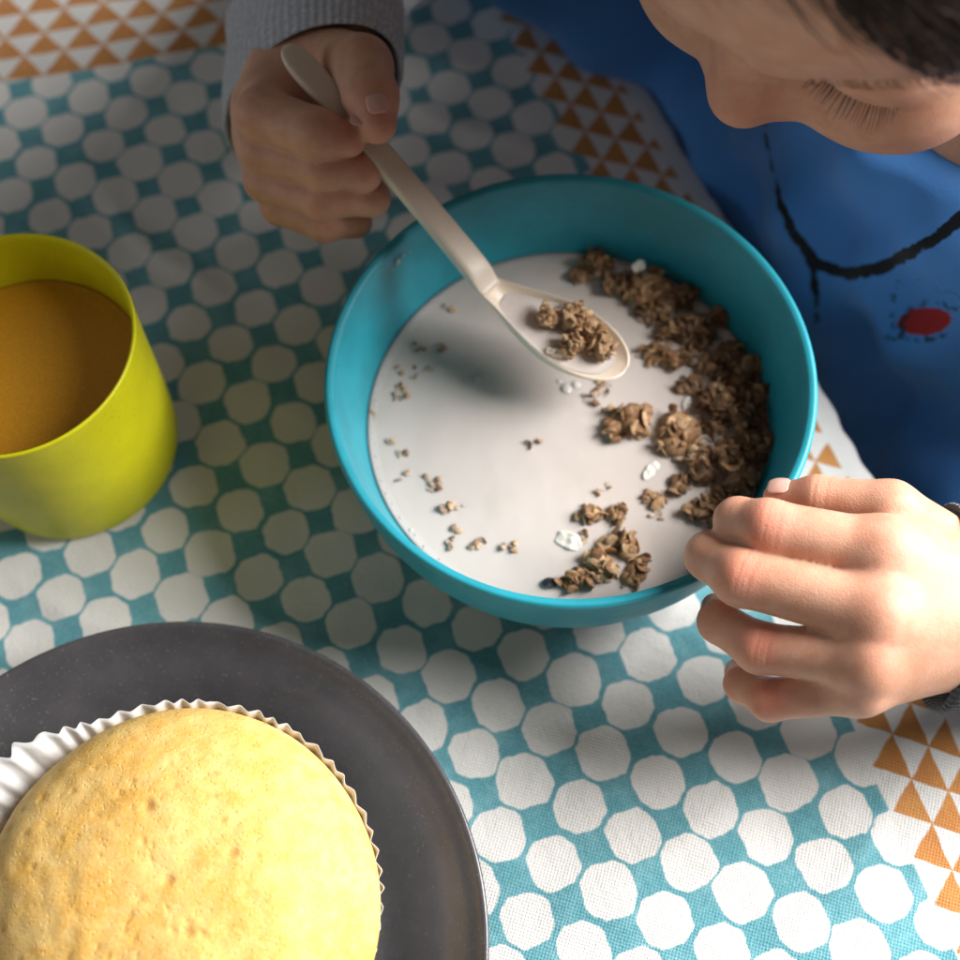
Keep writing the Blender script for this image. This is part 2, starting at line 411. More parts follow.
# ------------------------------------------------------------------ table and cloth
TWOOD = m_wood()
def build_table():
    c = [edge(-34, .45), edge(24, .45), edge(24, 44), edge(-34, 44)]
    import bmesh
    bm = bmesh.new(); lo = [bm.verts.new((p[0]*CM, p[1]*CM, -.026)) for p in c]; hi = [bm.verts.new((p[0]*CM, p[1]*CM, -.0035)) for p in c]
    bm.faces.new(hi); bm.faces.new(lo[::-1])
    for i in range(4): bm.faces.new((lo[i], lo[(i+1) % 4], hi[(i+1) % 4], hi[i]))
    bmesh.ops.recalc_face_normals(bm, faces=bm.faces)
    bmesh.ops.bevel(bm, geom=list(bm.edges), offset=.004, segments=3, affect='EDGES')
    me = bpy.data.meshes.new('table'); bm.to_mesh(me); bm.free(); me.materials.append(TWOOD)
    o = bpy.data.objects.new('table', me); col.objects.link(o)
    return tag(o, 'wooden table top hidden under the printed tablecloth', 'table')
build_table()

TH = math.radians(-29.57); SP = .4354*3.5
CTRL = [((-10.5, 25.5), .09, .48), ((-7, 22), .10, .51), ((-6, 17), .09, .46), ((-11, 14), .07, .43), ((1, 29), .08, .92), ((0, 31), .08, .92),
        ((1.5, 9), .07, .64), ((6.5, 5.5), .14, .72)]
def build_cloth():
    ss = np.arange(-33, 23, .2); tt = np.concatenate([[0, .05, .12], np.arange(.2, 36, .2)])
    S, T = np.meshgrid(ss, tt, indexing='ij'); S = S.ravel(); T = T.ravel()
    X = E0[0]+EE[0]*S+EN[0]*(T+te(S)); Y = E0[1]+EE[1]*S+EN[1]*(T+te(S))
    rag = np.array([mn.noise(Vector((s*1.7, 3.3, 0))) for s in ss]).repeat(len(tt))
    X += EN[0]*rag*.10*np.exp(-T*2); Y += EN[1]*rag*.10*np.exp(-T*2)
    n1 = np.array([mn.noise(Vector((x*.16+3, y*.28, 1))) for x, y in zip(X, Y)])
    n2 = np.array([mn.noise(Vector((x*.45*.8+y*.5, y*.35-x*.3, 5))) for x, y in zip(X, Y)])
    n3 = np.array([mn.noise(Vector((x*1.6, y*1.6, 9))) for x, y in zip(X, Y)])
    Z = -.13+n1*.15+n2*.085+n3*.016
    # a soft fold running to the left of the bowl
    a = at(255, 395); b = at(330, 425); d = (b-a)/np.linalg.norm(b-a); nn = np.array([-d[1], d[0], 0])
    al = (X-a[0])*d[0]+(Y-a[1])*d[1]; pe = (X-a[0])*nn[0]+(Y-a[1])*nn[1]
    Z += .09*np.exp(-(pe/.28)**2)*np.exp(-((al-1)/2.0)**2)
    for qa, qb, hh, ww in (((30, 590), (150, 640), .10, .22), ((470, 690), (640, 745), .09, .25), ((560, 900), (760, 800), .07, .3), ((110, 200), (215, 300), .10, .3), ((790, 930), (900, 800), .08, .25), ((395, 90), (520, 150), .10, .25)):
        a = at(*qa); b = at(*qb); l_ = np.linalg.norm(b-a); d = (b-a)/l_; al = (X-a[0])*d[0]+(Y-a[1])*d[1]; pe = -(X-a[0])*d[1]+(Y-a[1])*d[0]+.25*np.sin(al*.9)
        Z += hh*np.exp(-(pe/ww)**2)*np.exp(-((al-l_/2)/(l_*.55))**4)
    # towards the far hand the cloth is pushed into a low swell
    Z += .30*np.exp(-((X+1.0)/3.5)**2-((Y-25.0)/1.1)**2)
    Z = np.minimum(Z, .25)
    Z -= .9*np.exp(-T/.28)*(.6+.4*np.exp(-T/.1))*.16
    V = np.stack([X, Y, Z], 1)
    u0 = (X*math.cos(TH)+Y*math.sin(TH))/SP; v0 = (X*math.sin(TH)-Y*math.cos(TH))/SP
    W = np.zeros(len(X)); OU = np.zeros(len(X)); OV = np.zeros(len(X))
    for (cx, cy), ou, ov in CTRL:
        w = np.exp(-((X-cx)**2+(Y-cy)**2)/(2*5.0**2))+1e-6
        W += w; OU += w*ou; OV += w*ov
    lat = np.stack([u0-OU/W, v0-OV/W], 1)
    # far border frame
    q = np.array([-15.25, 31.25]); d2 = np.array([math.cos(math.radians(8)), math.sin(math.radians(8))]); n2_ = np.array([-d2[1], d2[0]])
    bend = .28*np.sin((X+15)*.45)
    cor = np.stack([(X-q[0])*d2[0]+(Y-q[1])*d2[1], (X-q[0])*n2_[0]+(Y-q[1])*n2_[1]+bend*.5-.2], 1)
    # the far border only runs to the left of the corner
    cor[:, 1] -= np.clip((X+2), 0, 99)*3
    o = mesh('tablecloth', V, grid_faces(len(ss), len(tt)), m_cloth(), origin=(0, 0, 0),
             uvs={'lattice': lat, 'border': np.stack([S, T], 1), 'corner': cor})
    sm = o.modifiers.new('thickness', 'SOLIDIFY'); sm.thickness = .0006; sm.offset = -1
    tag(o, 'cotton tablecloth printed with white octagons on teal and a border of orange triangles', 'tablecloth')
build_cloth()

# ------------------------------------------------------------------ bowl and milk
BC = np.array([2.42, 16.37, 0.0]); RIMZ = 5.0
prof = [(0.001, .12), (3.5, .12), (3.7, 0.0), (4.1, 0.0), (4.4, .16), (4.95, .6), (5.4, 1.2), (5.77, 2.0), (6.04, 3.0), (6.17, 4.0), (6.23, 4.55), (6.26, 4.8),
        (6.25, 4.93), (6.18, 5.0), (6.08, 4.98), (6.0, 4.9), (5.95, 4.6), (5.88, 4.2), (5.66, 3.2), (5.38, 2.25), (4.85, 1.4), (4.35, .9), (3.6, .55), (2.0, .45), (0.001, .45)]
V, F = lathe(smooth_profile(prof, 4), 200, BC)
teal = m_plastic('teal_plastic', (.017, .275, .35), rough=.42, speck=.35, specc=(.08, .42, .46), var=.10, spec=.45, sss=.03)
tag(mesh('bowl', V, F, teal, origin=BC), 'round turquoise plastic bowl of milk and granola on the tablecloth', 'bowl')
r_m = 5.40
pm = [(0.001, MILKZ-1.2), (4.2, MILKZ-1.2), (r_m-.42, MILKZ-.3), (r_m+.01, MILKZ+.11), (r_m-.05, MILKZ+.055), (r_m-.14, MILKZ+.018), (r_m-.3, MILKZ), (4.2, MILKZ), (2.5, MILKZ), (.001, MILKZ)]
V, F = lathe(pm, 160, BC)
tag(mesh('milk', V, F, m_milk(), origin=(BC[0], BC[1], MILKZ-1.2)), 'pale milk filling the lower half of the turquoise bowl', 'milk')

# ------------------------------------------------------------------ cup and juice
CC = np.array([-11.6, 17.5, 0.0])
pc = [(0.001, .1), (2.4, .1), (2.6, .0), (2.78, .05), (2.93, .3), (3.02, 1.0), (3.08, 2.4), (3.14, 4.2), (3.20, 5.7), (3.235, 6.1), (3.23, 6.19), (3.19, 6.22), (3.14, 6.19), (3.10, 6.05),
      (3.08, 5.7), (3.0, 4.2), (2.94, 2.4), (2.85, .8), (2.6, .45), (1.5, .4), (.001, .4)]
V, F = lathe(smooth_profile(pc, 4), 160, CC)
lime = m_plastic('lime_plastic', (.62, .59, .008), rough=.42, speck=.5, specc=(.22, .2, .01), var=.06, spec=.42, sss=.10)
tag(mesh('cup', V, F, lime, origin=CC), 'lime green plastic cup of orange juice at the left', 'cup')
JZ = 4.3
pj = [(.001, 1.0), (2.6, 1.0), (2.98, JZ-.1), (3.005, JZ+.05), (2.92, JZ+.005), (2.8, JZ), (.001, JZ)]
V, F = lathe(pj, 120, CC)
tag(mesh('orange_juice', V, F, m_juice(), origin=(CC[0], CC[1], 1.0)), 'orange juice standing inside the lime green cup', 'juice')

# ------------------------------------------------------------------ plate
PC = np.array([-8.3, 3.42, 0.0])
pp = [(.001, .14), (3.9, .14), (4.1, .0), (4.4, .0), (4.7, .2), (5.6, .62), (6.6, 1.15), (7.5, 1.72), (7.85, 1.93), (7.93, 2.02), (7.9, 2.09), (7.8, 2.10), (7.66, 2.02), (7.35, 1.82),
      (6.75, 1.58), (6.2, 1.22), (5.75, .82), (5.3, .55), (4.7, .46), (4.2, .44), (2.0, .42), (.001, .42)]
V, F = lathe(smooth_profile(pp, 4), 220, PC)
grey = m_plastic('charcoal_plastic', (.066, .062, .067), rough=.25, speck=.4, specc=(.26, .25, .25), var=.14, spec=.55)
tag(mesh('plate', V, F, grey, origin=PC), 'dark grey plate with a raised rim under the sponge cake', 'plate')
# ------------------------------------------------------------------ sponge cake in its paper case
KC = at(179, 902, 3.4); KC[2] = 0
def build_cake():
    root = empty('sponge_cake', (KC[0], KC[1], .42))
    tag(root, 'golden round sponge cake in a pleated white paper case on the dark plate', 'cake')
    nt, nr = 300, 110
    th = np.arange(nt)*2*np.pi/nt; a = np.linspace(0, 1, nr)
    TT, A = np.meshgrid(th, a, indexing='ij')
    ang = A*math.pi*.60
    lump = 1+.018*np.cos(2*TT+.6)+.012*np.cos(3*TT+2)
    R = 4.52*np.sin(np.minimum(ang, math.pi/2))**.92*lump
    R = np.where(ang > math.pi/2, R*(1-.12*(ang-math.pi/2)/.314), R)
    Z = 3.1+2.15*np.where(ang <= math.pi/2, np.cos(np.minimum(ang, math.pi/2))**.85, -.75*np.sin(ang-math.pi/2))
    V = np.stack([KC[0]+R*np.cos(TT), KC[1]+R*np.sin(TT), Z], -1).reshape(-1, 3)
    # crust: soft undulation and a few small dimples
    n = np.array([mn.noise(Vector((v[0]*.55, v[1]*.55, v[2]*.55))) for v in V])
    n2 = np.array([mn.noise(Vector((v[0]*2.4, v[1]*2.4, v[2]*2.4+4))) for v in V])
    V[:, 2] += .10*n+.028*n2
    bake = np.clip(.25*n2, 0, 1)
    r2 = random.Random(3)
    dim = [at(232, 853, 5.1), at(168, 880, 5.2), at(188, 932, 5.2), at(150, 808, 4.9)]
    for k in range(120): 
        q = r2.random()*6.283; rr = 4.2*math.sqrt(r2.random()); dim.append(np.array([KC[0]+rr*math.cos(q), KC[1]+rr*math.sin(q), 5.0]))
    for k, p in enumerate(dim):
        s = (.13 if k < 4 else r2.uniform(.03, .08)); dd = np.hypot(V[:, 0]-p[0], V[:, 1]-p[1]); g_ = np.exp(-(dd/s)**2)
        V[:, 2] -= g_*(.07 if k < 4 else r2.uniform(.02, .05)); bake = np.maximum(bake, g_*(.75 if k < 4 else r2.uniform(.2, .7)))
    # shoulders of the cake brown a little more than its middle
    rr = np.hypot(V[:, 0]-KC[0], V[:, 1]-KC[1]); 
    mesh('sponge', V, grid_faces(nt, nr, True), m_cake(), parent=root, attrs={'bake': bake})
    # paper
    nt, nz = 560, 26
    th = np.arange(nt)*2*np.pi/nt; z = np.linspace(0, 1, nz)
    TT, Zz = np.meshgrid(th, z, indexing='ij')
    left = np.exp(-(((TT-2.62+np.pi) % (2*np.pi)-np.pi)/.42)**2); top = np.exp(-(((TT-1.75+np.pi) % (2*np.pi)-np.pi)/.55)**2)
    r0 = 3.1+1.45*Zz**.85 + (1.05*left+.05*top+.04)*Zz**4
    irr = np.array([mn.noise(Vector((3*math.cos(t), 3*math.sin(t), 2))) for t in th])[:, None]
    ph = TT*64+irr*7
    pleat = (2/np.pi)*np.arcsin(np.sin(ph)*.97)*(.55+.9*np.abs(np.array([mn.noise(Vector((7*math.cos(t), 7*math.sin(t), 3))) for t in th]))[:, None])*(1+1.3*left*Zz)
    crk = np.array([[mn.noise(Vector((14*math.cos(t), 14*math.sin(t), zz*6))) for zz in z] for t in th])
    r = r0+.085*pleat*(.4+.6*Zz)*(1+.6*irr)+(.05+.13*left)*crk*Zz**2
    right = np.exp(-(((TT+.35+np.pi) % (2*np.pi)-np.pi)/1.1)**2)
    hz = .45+(3.15-.55*right)*Zz*(1+.05*irr) + .25*left*Zz**3 + .07*np.array([mn.noise(Vector((9*math.cos(t), 9*math.sin(t), 7))) for t in th])[:, None]*Zz**4
    V = np.stack([KC[0]+r*np.cos(TT), KC[1]+r*np.sin(TT), hz], -1).reshape(-1, 3)
    V = np.concatenate([V, [[KC[0], KC[1], .45]]]); F = grid_faces(nt, nz, True).tolist()
    c = len(V)-1
    F += [[i*nz, c, ((i+1) % nt)*nz] for i in range(nt)]
    o = mesh('paper_case', V, F, m_paper(), parent=root)
    sm = o.modifiers.new('thickness', 'SOLIDIFY'); sm.thickness = .00012
build_cake()

# ------------------------------------------------------------------ spoon
SN = at(489, 288, 4.85); ST = at(626, 368, 4.05); SEND = at(283, 47, 8.8)
SPD = (ST-SN); SPL = np.linalg.norm(SPD); SPD /= SPL
SPW = np.cross([0, 0, 1.], SPD); SPW /= np.linalg.norm(SPW)
SPU = np.cross(SPD, SPW)
def scoop_hw(u): return np.where(u < .62, .34+(.92-.34)*np.sin(np.clip(u/.62, 0, 1)*np.pi/2)**1.4, .92*np.sqrt(np.clip(1-((u-.62)/.38)**2, 0, 1)))
def scoop_dep(u): return .78*np.sin(np.clip(u, 0, 1)**.8*np.pi)**.85*np.where(u > .5, 1, .55+.9*u)
def build_spoon():
    root = empty('spoon', SN)
    tag(root, 'cream plastic spoon in the fist, held over the bowl with a scoop of granola', 'spoon')
    mt = m_plastic('cream_plastic', (.72, .61, .49), rough=.36, speck=.25, specc=(.5, .38, .26), var=.05, spec=.42, sss=.15)
    nu, nv = 48, 33
    u = (1-np.cos(np.linspace(0, np.pi, nu)))/2; u = .999*u; v = np.linspace(-1, 1, nv)
    U, W = np.meshgrid(u, v, indexing='ij')
    hw = scoop_hw(U); prof_ = (1-np.abs(W)**2.6)
    lift = .10*(1-U)**3
    inner = SN+SPD*(SPL*U)[..., None]+SPW*(hw*W)[..., None]+SPU*(lift-scoop_dep(U)*prof_)[..., None]
    ho = hw+.03
    outer = SN+SPD*(SPL*(U*1.012-.004))[..., None]+SPW*(ho*W)[..., None]+SPU*(lift-.035-(scoop_dep(U)+.12)*(1-np.abs(W)**6))[..., None]
    rim = []
    Vi = inner.reshape(-1, 3); Vo = outer.reshape(-1, 3); n = len(Vi)
    Fi = grid_faces(nu, nv); Fo = grid_faces(nu, nv, off=n)[:, ::-1]
    F = Fi.tolist()+Fo.tolist()
    for i in range(nu-1):
        for j in (0, nv-1):
            a, b = i*nv+j, (i+1)*nv+j
            F.append([a, b, b+n, a+n] if j else [b, a, a+n, b+n])
    for j in range(nv-1):
        for i in (0, nu-1):
            a, b = i*nv+j, i*nv+j+1
            F.append([a, b, b+n, a+n] if i == 0 else [b, a, a+n, b+n])
    o = mesh('scoop', np.concatenate([Vi, Vo]), F, mt, parent=root)
    bv = o.modifiers.new('soft_rim', 'BEVEL'); bv.width = .0003; bv.segments = 2; bv.limit_method = 'ANGLE'; bv.angle_limit = math.radians(50)
    # handle: rounded bar, bent down at the neck
    HD = SEND-SN; HL = np.linalg.norm(HD); HD /= HL
    HW = SPW*.55+np.cross([0, 0, 1.], -HD)*.45; HW -= HD*(HW@HD); HW /= np.linalg.norm(HW); HU = np.cross(-HD, HW)
    if HU[2] < 0: HU = -HU
    ts = np.concatenate([[-.012, 0, .012, .025, .04, .06, .08], np.linspace(.1, .92, 26), .92+.08*np.sin(np.linspace(.15, 1, 9)*np.pi/2)])
    ring = []; seg = 28
    for t in ts:
        tt = max(t, 0)
        w = np.interp(tt, [0, .05, .3, .7, .88, .93, .96, .98, .993, 1.0], [.33, .36, .34, .34, .37, .36, .31, .24, .15, .02])*np.interp(t, [-.012, .02], [.97, 1])
        h = np.interp(tt, [0, .05, .1, .5, .9, .96, .99, 1.0], [.13, .20, .24, .23, .20, .16, .10, .02])*np.interp(t, [-.012, .01, .06], [.62, .68, 1])
        c = SN+HD*HL*t+SPU*.02*(1-min(max(t, 0)/.1, 1))+HU*(.06*math.sin(min(max(t, 0)/.12, 1)*math.pi/2)+.12*math.sin(tt*math.pi)-.0)
        th = np.arange(seg)*2*np.pi/seg
        cx = np.sign(np.cos(th))*np.abs(np.cos(th))**.45; cy = np.sign(np.sin(th))*np.abs(np.sin(th))**.45
        ww = w*(1+.10*cy)
        ring.append(c+HW*(ww*cx)[:, None]+HU*(h*cy)[:, None])
    R = np.array(ring); nn = len(ts)
    V = R.reshape(-1, 3); I = np.arange(nn-1)[:, None]; J = np.arange(seg)[None]
    F = np.stack([I*seg+J, I*seg+(J+1) % seg, (I+1)*seg+(J+1) % seg, (I+1)*seg+J], -1).reshape(-1, 4).tolist()
    F += [list(range(seg))[::-1], [(nn-1)*seg+k for k in range(seg)]]
    mesh('handle', V, F, mt, parent=root)
    return HD, HW, HU, HL
SPH = build_spoon()
# milk lying in the scoop
def build_spoon_milk():
    nt, nr = 60, 14; c = SN+SPD*SPL*.58
    V = []; lev = -.20
    for k in range(nt):
        q = 2*np.pi*k/nt; du, dv = math.cos(q), math.sin(q)
        lo, hi = 0, 2.0
        for _ in range(24):
            m_ = (lo+hi)/2; u = .58+m_*du/SPL; v = m_*dv/max(float(scoop_hw(np.array(u))), 1e-3)
            ok = 0 < u < .99 and abs(v) < 1 and -float(scoop_dep(np.array(u)))*(1-abs(v)**2.6) < lev
            lo, hi = (m_, hi) if ok else (lo, m_)
        for j in range(nr):
            m_ = lo*1.0*j/(nr-1); V.append(c+SPD*m_*du+SPW*m_*dv+SPU*(lev+(.03 if j == nr-1 else 0)))
    n0 = len(V)
    F = grid_faces(nt, nr, True).tolist()
    tag(mesh('milk', np.array(V), F, bpy.data.materials['milk']), 'small pool of milk in the scoop of the spoon', 'milk')
build_spoon_milk()

# ------------------------------------------------------------------ granola
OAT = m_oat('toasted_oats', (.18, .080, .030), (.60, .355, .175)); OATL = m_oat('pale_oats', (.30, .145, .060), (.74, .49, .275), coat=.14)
OATD = m_oat('soaked_shaded_oats', (.12, .055, .022), (.46, .265, .13), coat=.35); COCO = m_coconut(); BERRY = m_oat('dark_raisin', (.006, .006, .012), (.02, .02, .035), coat=.7)  # soaked oats, with the shade of the heap put into a darker colour
ICO2 = icosphere(2); ICO3 = icosphere(3)
def flake(r, size, c, nrm):
    V = ICO2[0].copy()
    sx, sy, sz = size*r.uniform(.75, 1.35), size*r.uniform(.55, .95), size*r.uniform(.13, .30)
    V = V*np.array([sx, sy, sz]); cv = r.uniform(-.9, 1.6)/size; V[:, 2] += cv*.5*V[:, 0]**2*.9
    V += np.array([[mn.noise(Vector(tuple(v*7/size*.15+c)))*.14*size] for v in V])
    nrm = Vector(nrm).normalized(); q = nrm.to_track_quat('Z', 'Y').to_matrix() @ Matrix.Rotation(r.uniform(0, 6.28), 3, 'Z')
    return V@np.array(q).T+c, ICO2[1]
def clump(seed, R, flat=.75, size=.20, dens=1.15, elong=1.0, deep=.25):
    r = random.Random(seed); parts = []
    lobes = [np.array([r.uniform(-.45, .45)*R*elong, r.uniform(-.45, .45)*R, r.uniform(-.1, .3)*R]) for _ in range(r.choice((2, 3, 3, 4)))]
    n = int(34*dens*(R/.5)**1.6)+6
    for k in range(n):
        lb = r.choice(lobes); d = np.array([r.gauss(0, 1), r.gauss(0, 1), r.gauss(.15, 1)]); d /= np.linalg.norm(d)
        p = lb+d*R*.62*np.array([1, 1, flat])*r.uniform(.72, 1.18)
        nr_ = d+np.array([r.gauss(0, .75), r.gauss(0, .75), r.gauss(0, .75)])
        if r.random() < .2: parts.append(flake(r, size*.45, p*1.03, nr_))
        else: parts.append(flake(r, size*r.uniform(.75, 1.15), p, nr_))
    for lb in lobes:
        V = ICO3[0]*R*.55*np.array([1, 1, flat])+lb; parts.append((V, ICO3[1]))
    V, F = join(parts)
    a = r.uniform(0, 6.28); c, s = math.cos(a), math.sin(a)
    return V, F
GR = 'granola clusters floating in the milk'
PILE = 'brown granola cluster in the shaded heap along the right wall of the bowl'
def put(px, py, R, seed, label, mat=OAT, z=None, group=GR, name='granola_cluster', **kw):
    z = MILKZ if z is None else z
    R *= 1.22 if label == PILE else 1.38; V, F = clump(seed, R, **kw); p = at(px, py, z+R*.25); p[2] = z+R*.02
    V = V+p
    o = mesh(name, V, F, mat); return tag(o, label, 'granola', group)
SPECIAL = [
 (624, 424, .50, 11, 'larger left half of the sunlit pair of granola clusters in mid milk', dict(mat=OATL, elong=1.3)),
 (679, 432, .50, 12, 'pale knobbly right half of the sunlit pair of granola clusters in mid milk', dict(mat=OATL)),
 (590, 516, .24, 13, 'small pale granola cluster beside the white coconut chip', dict(mat=OATL)),
 (618, 516, .24, 14, 'small dark granola cluster just right of the pale one by the coconut chip', dict()),
 (620, 545, .30, 15, 'granola cluster in the middle of the chain along the near edge of the milk', dict(mat=OATL)),
 (607, 566, .36, 16, 'brown granola cluster by the near wall of the bowl, left of another', dict(mat=OATL, elong=1.3)),
 (635, 570, .30, 17, 'brown granola cluster at the right end of the near chain', dict()),
 (577, 582, .27, 18, 'flat granola cluster against the near wall beside the raisin', dict(elong=1.4)),
 (652, 503, .26, 19, 'half sunk granola cluster between the near chain and the heap', dict(z=MILKZ-.12)),
 (598, 263, .40, 20, 'granola cluster farthest from the camera, by the far wall of the bowl', dict()),
 (578, 275, .26, 21, 'small half sunk granola cluster left of the far wall heap', dict(z=MILKZ-.1)),
 (648, 292, .56, 22, 'big granola cluster topped by a coconut flake near the far wall', dict(elong=1.2)),
 (660, 352, .42, 23, 'dim granola cluster between the spoon tip and the heap', dict(z=MILKZ-.05)),
]
for px, py, R, sd, lb, kw in SPECIAL: put(px, py, R, sd, lb, **kw)
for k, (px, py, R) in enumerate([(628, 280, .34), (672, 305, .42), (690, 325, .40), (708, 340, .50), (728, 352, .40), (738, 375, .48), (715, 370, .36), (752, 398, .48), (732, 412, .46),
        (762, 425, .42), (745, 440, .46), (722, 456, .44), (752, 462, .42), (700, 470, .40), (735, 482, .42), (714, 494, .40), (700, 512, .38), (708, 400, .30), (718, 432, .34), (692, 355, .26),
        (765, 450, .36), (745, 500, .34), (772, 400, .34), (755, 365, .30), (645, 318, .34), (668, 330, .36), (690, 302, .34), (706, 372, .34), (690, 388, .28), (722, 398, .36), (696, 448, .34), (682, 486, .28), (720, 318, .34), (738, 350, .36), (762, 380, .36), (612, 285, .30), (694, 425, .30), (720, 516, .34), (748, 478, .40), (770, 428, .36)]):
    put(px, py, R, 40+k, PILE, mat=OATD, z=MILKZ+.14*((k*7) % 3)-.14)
for k, (px, py, R, lb) in enumerate([(547, 326, .22, 'small granola cluster nearest the handle in the scoop of the spoon'), (575, 326, .31, 'tall granola cluster in the middle of the scoop of the spoon'),
        (598, 345, .33, 'pale granola cluster at the tip of the scoop of the spoon'), (570, 350, .22, 'small granola cluster against the near rim of the scoop of the spoon'), (590, 330, .2, 'small granola cluster behind the pale one in the spoon')]):
    V, F = clump(90+k, R*1.5, size=.18, dens=1.5); p = at(px, py, 4.2)
    uu = float((p-SN)@SPD)/SPL; p = p-SPU*((p-SN)@SPU)+SPU*(.02)
    tag(mesh('granola_cluster', V+p, F, OATL), lb, 'granola', 'granola clusters in the spoon')
r3 = random.Random(21)
CR = [(418, 349), (441, 349), (403, 371), (414, 376), (429, 369), (407, 389), (398, 397), (373, 415), (392, 441), (406, 454), (406, 478), (437, 486), (431, 482), (459, 507), (452, 524), (452, 545), (472, 543), (513, 549),
      (540, 445), (599, 495), (606, 488), (592, 400), (600, 392), (604, 385), (640, 355), (655, 520), (445, 508), (585, 537), (690, 445), (668, 300), (520, 330), (451, 309)]
for k, (px, py) in enumerate(CR):
    s = r3.uniform(.075, .14); parts = []
    for _ in range(r3.choice((2, 3, 4, 5))):
        parts.append(flake(r3, s, np.array([r3.gauss(0, s), r3.gauss(0, s), r3.gauss(0, s*.2)]), (r3.gauss(0, .4), r3.gauss(0, .4), 1)))
    V, F = join(parts); p = at(px, py, MILKZ); p[2] = MILKZ+r3.uniform(.0, .05)
    tag(mesh('oat_crumb', V+p, F, OATL if k % 3 else OAT), 'tiny loose oat crumb floating on the milk', 'oat crumb', 'oat crumbs on the milk')
def chip(px, py, z, L, W, tilt, seed, label, name='coconut_chip', cat='coconut', mat=None, rot=0):
    r = random.Random(seed); n, m_ = 16, 10
    V = []
    for i in range(n):
        for j in range(m_):
            a, b = i/(n-1)*2-1, j/(m_-1)*2-1
            w = W*(1-.35*a*a)*(1+.2*mn.noise(Vector((a*2, seed, 0))))
            V.append([a*L, b*w, .10*L*(1-a*a)+.06*mn.noise(Vector((a*2, b*2, seed)))])
    V = np.array(V); Rm = np.array(Matrix.Rotation(rot, 3, 'Z') @ Matrix.Rotation(tilt, 3, 'X'))
    p = at(px, py, z)
    o = mesh(name, V@Rm.T+p, grid_faces(n, m_), mat or COCO)
    sm = o.modifiers.new('thickness', 'SOLIDIFY'); sm.thickness = .0007
    sb = o.modifiers.new('soft', 'SUBSURF'); sb.levels = 1; sb.render_levels = 1
    return tag(o, label, cat, 'coconut chips in the bowl')
chip(569, 541, MILKZ+.03, .36, .24, .12, 3, 'white coconut chip floating by the near chain of clusters', rot=-.5)
chip(639, 266, MILKZ+.72, .20, .16, .7, 5, 'white coconut flake standing on the big far cluster', rot=.4)
chip(654, 474, MILKZ-.02, .34, .26, .35, 7, 'pale half sunk coconut chip below the sunlit pair of clusters', rot=.8)
chip(555, 352, 4.32, .26, .10, .5, 9, 'thin coconut sliver against the rim of the scoop of the spoon', rot=-.35)
chip(700, 505, MILKZ+.1, .22, .16, .3, 11, 'pale coconut chip in the heap beside the index finger', rot=.2)
chip(690, 405, MILKZ-.0, .26, .2, .3, 13, 'sunken coconut chip right of the sunlit pair of clusters', rot=1.2)
for k in range(26):
    q = math.radians(168+k*4.1+r3.uniform(-1.5, 1.5)); rr = r_m-.10-.10*r3.random(); c = np.array([BC[0]+rr*math.cos(q), BC[1]+rr*math.sin(q), MILKZ+.02]); s = r3.uniform(.022, .05)
    tag(mesh('milk_bubble', ICO2[0]*np.array([s, s, s*.7])+c, ICO2[1], bpy.data.materials['milk']), 'tiny milk bubble in the row along the left wall of the bowl', 'milk bubble', 'bubbles along the bowl wall')
def on_wall(px, py):
    for z in np.arange(4.85, 2.3, -.01):
        p = at(px, py, z); r_ = np.hypot(*(p-BC)[:2])
        if abs(r_-np.interp(z, [2.25, 3.2, 4.2, 4.6, 4.9], [5.38, 5.66, 5.88, 5.95, 6.0])) < .03: return p
    return p
for px, py, s in ((398, 262, .085), (403, 256, .05), (392, 270, .045), (386, 276, .03), (410, 252, .03)):
    c = on_wall(px, py); o = BC-c; o[2] = 0; o /= np.linalg.norm(o); R_ = np.array(Vector(o).to_track_quat('Z', 'Y').to_matrix())
    V = ICO3[0]*np.array([s, s*1.5, s*.3]); V *= (1+.3*noise_arr(ICO3[0], 1.7, px))[:, None]
    tag(mesh('milk_drop', V@R_.T+c, ICO3[1], bpy.data.materials['milk']), 'small splash of milk drying on the upper left wall of the bowl', 'milk drop', 'milk drops on the bowl wall')
def raisin():
    V = ICO3[0]*np.array([.20, .15, .12]); V *= (1+.12*noise_arr(ICO3[0], 2.2))[:, None]
    p = at(549, 583, MILKZ+.05); tag(mesh('raisin', V+p, ICO3[1], BERRY), 'dark shiny raisin against the near wall of the milk', 'raisin')
raisin()
# splashes of milk
def blob(px, py, z, r_, fl=.35, label='', name='milk_bubble', group='bubbles in the milk'):
    V = ICO3[0]*np.array([r_, r_, r_*fl]); V *= (1+.10*noise_arr(ICO3[0], 1.5, px))[:, None]
    p = at(px, py, z); tag(mesh(name, V+p, ICO3[1], bpy.data.materials['milk']), label, 'milk bubble', group)
for px, py, rr in ((566, 389, .17), (576, 385, .14), (559, 382, .09)):
    blob(px, py, MILKZ-.02, rr, .5, 'white milk bubble below the tip of the spoon')
for px, py, rr in ((470, 379, .10), (478, 377, .12), (463, 382, .07)):
    blob(px, py, MILKZ+.0, rr, .3, 'faint milk bubble left of the spoon')
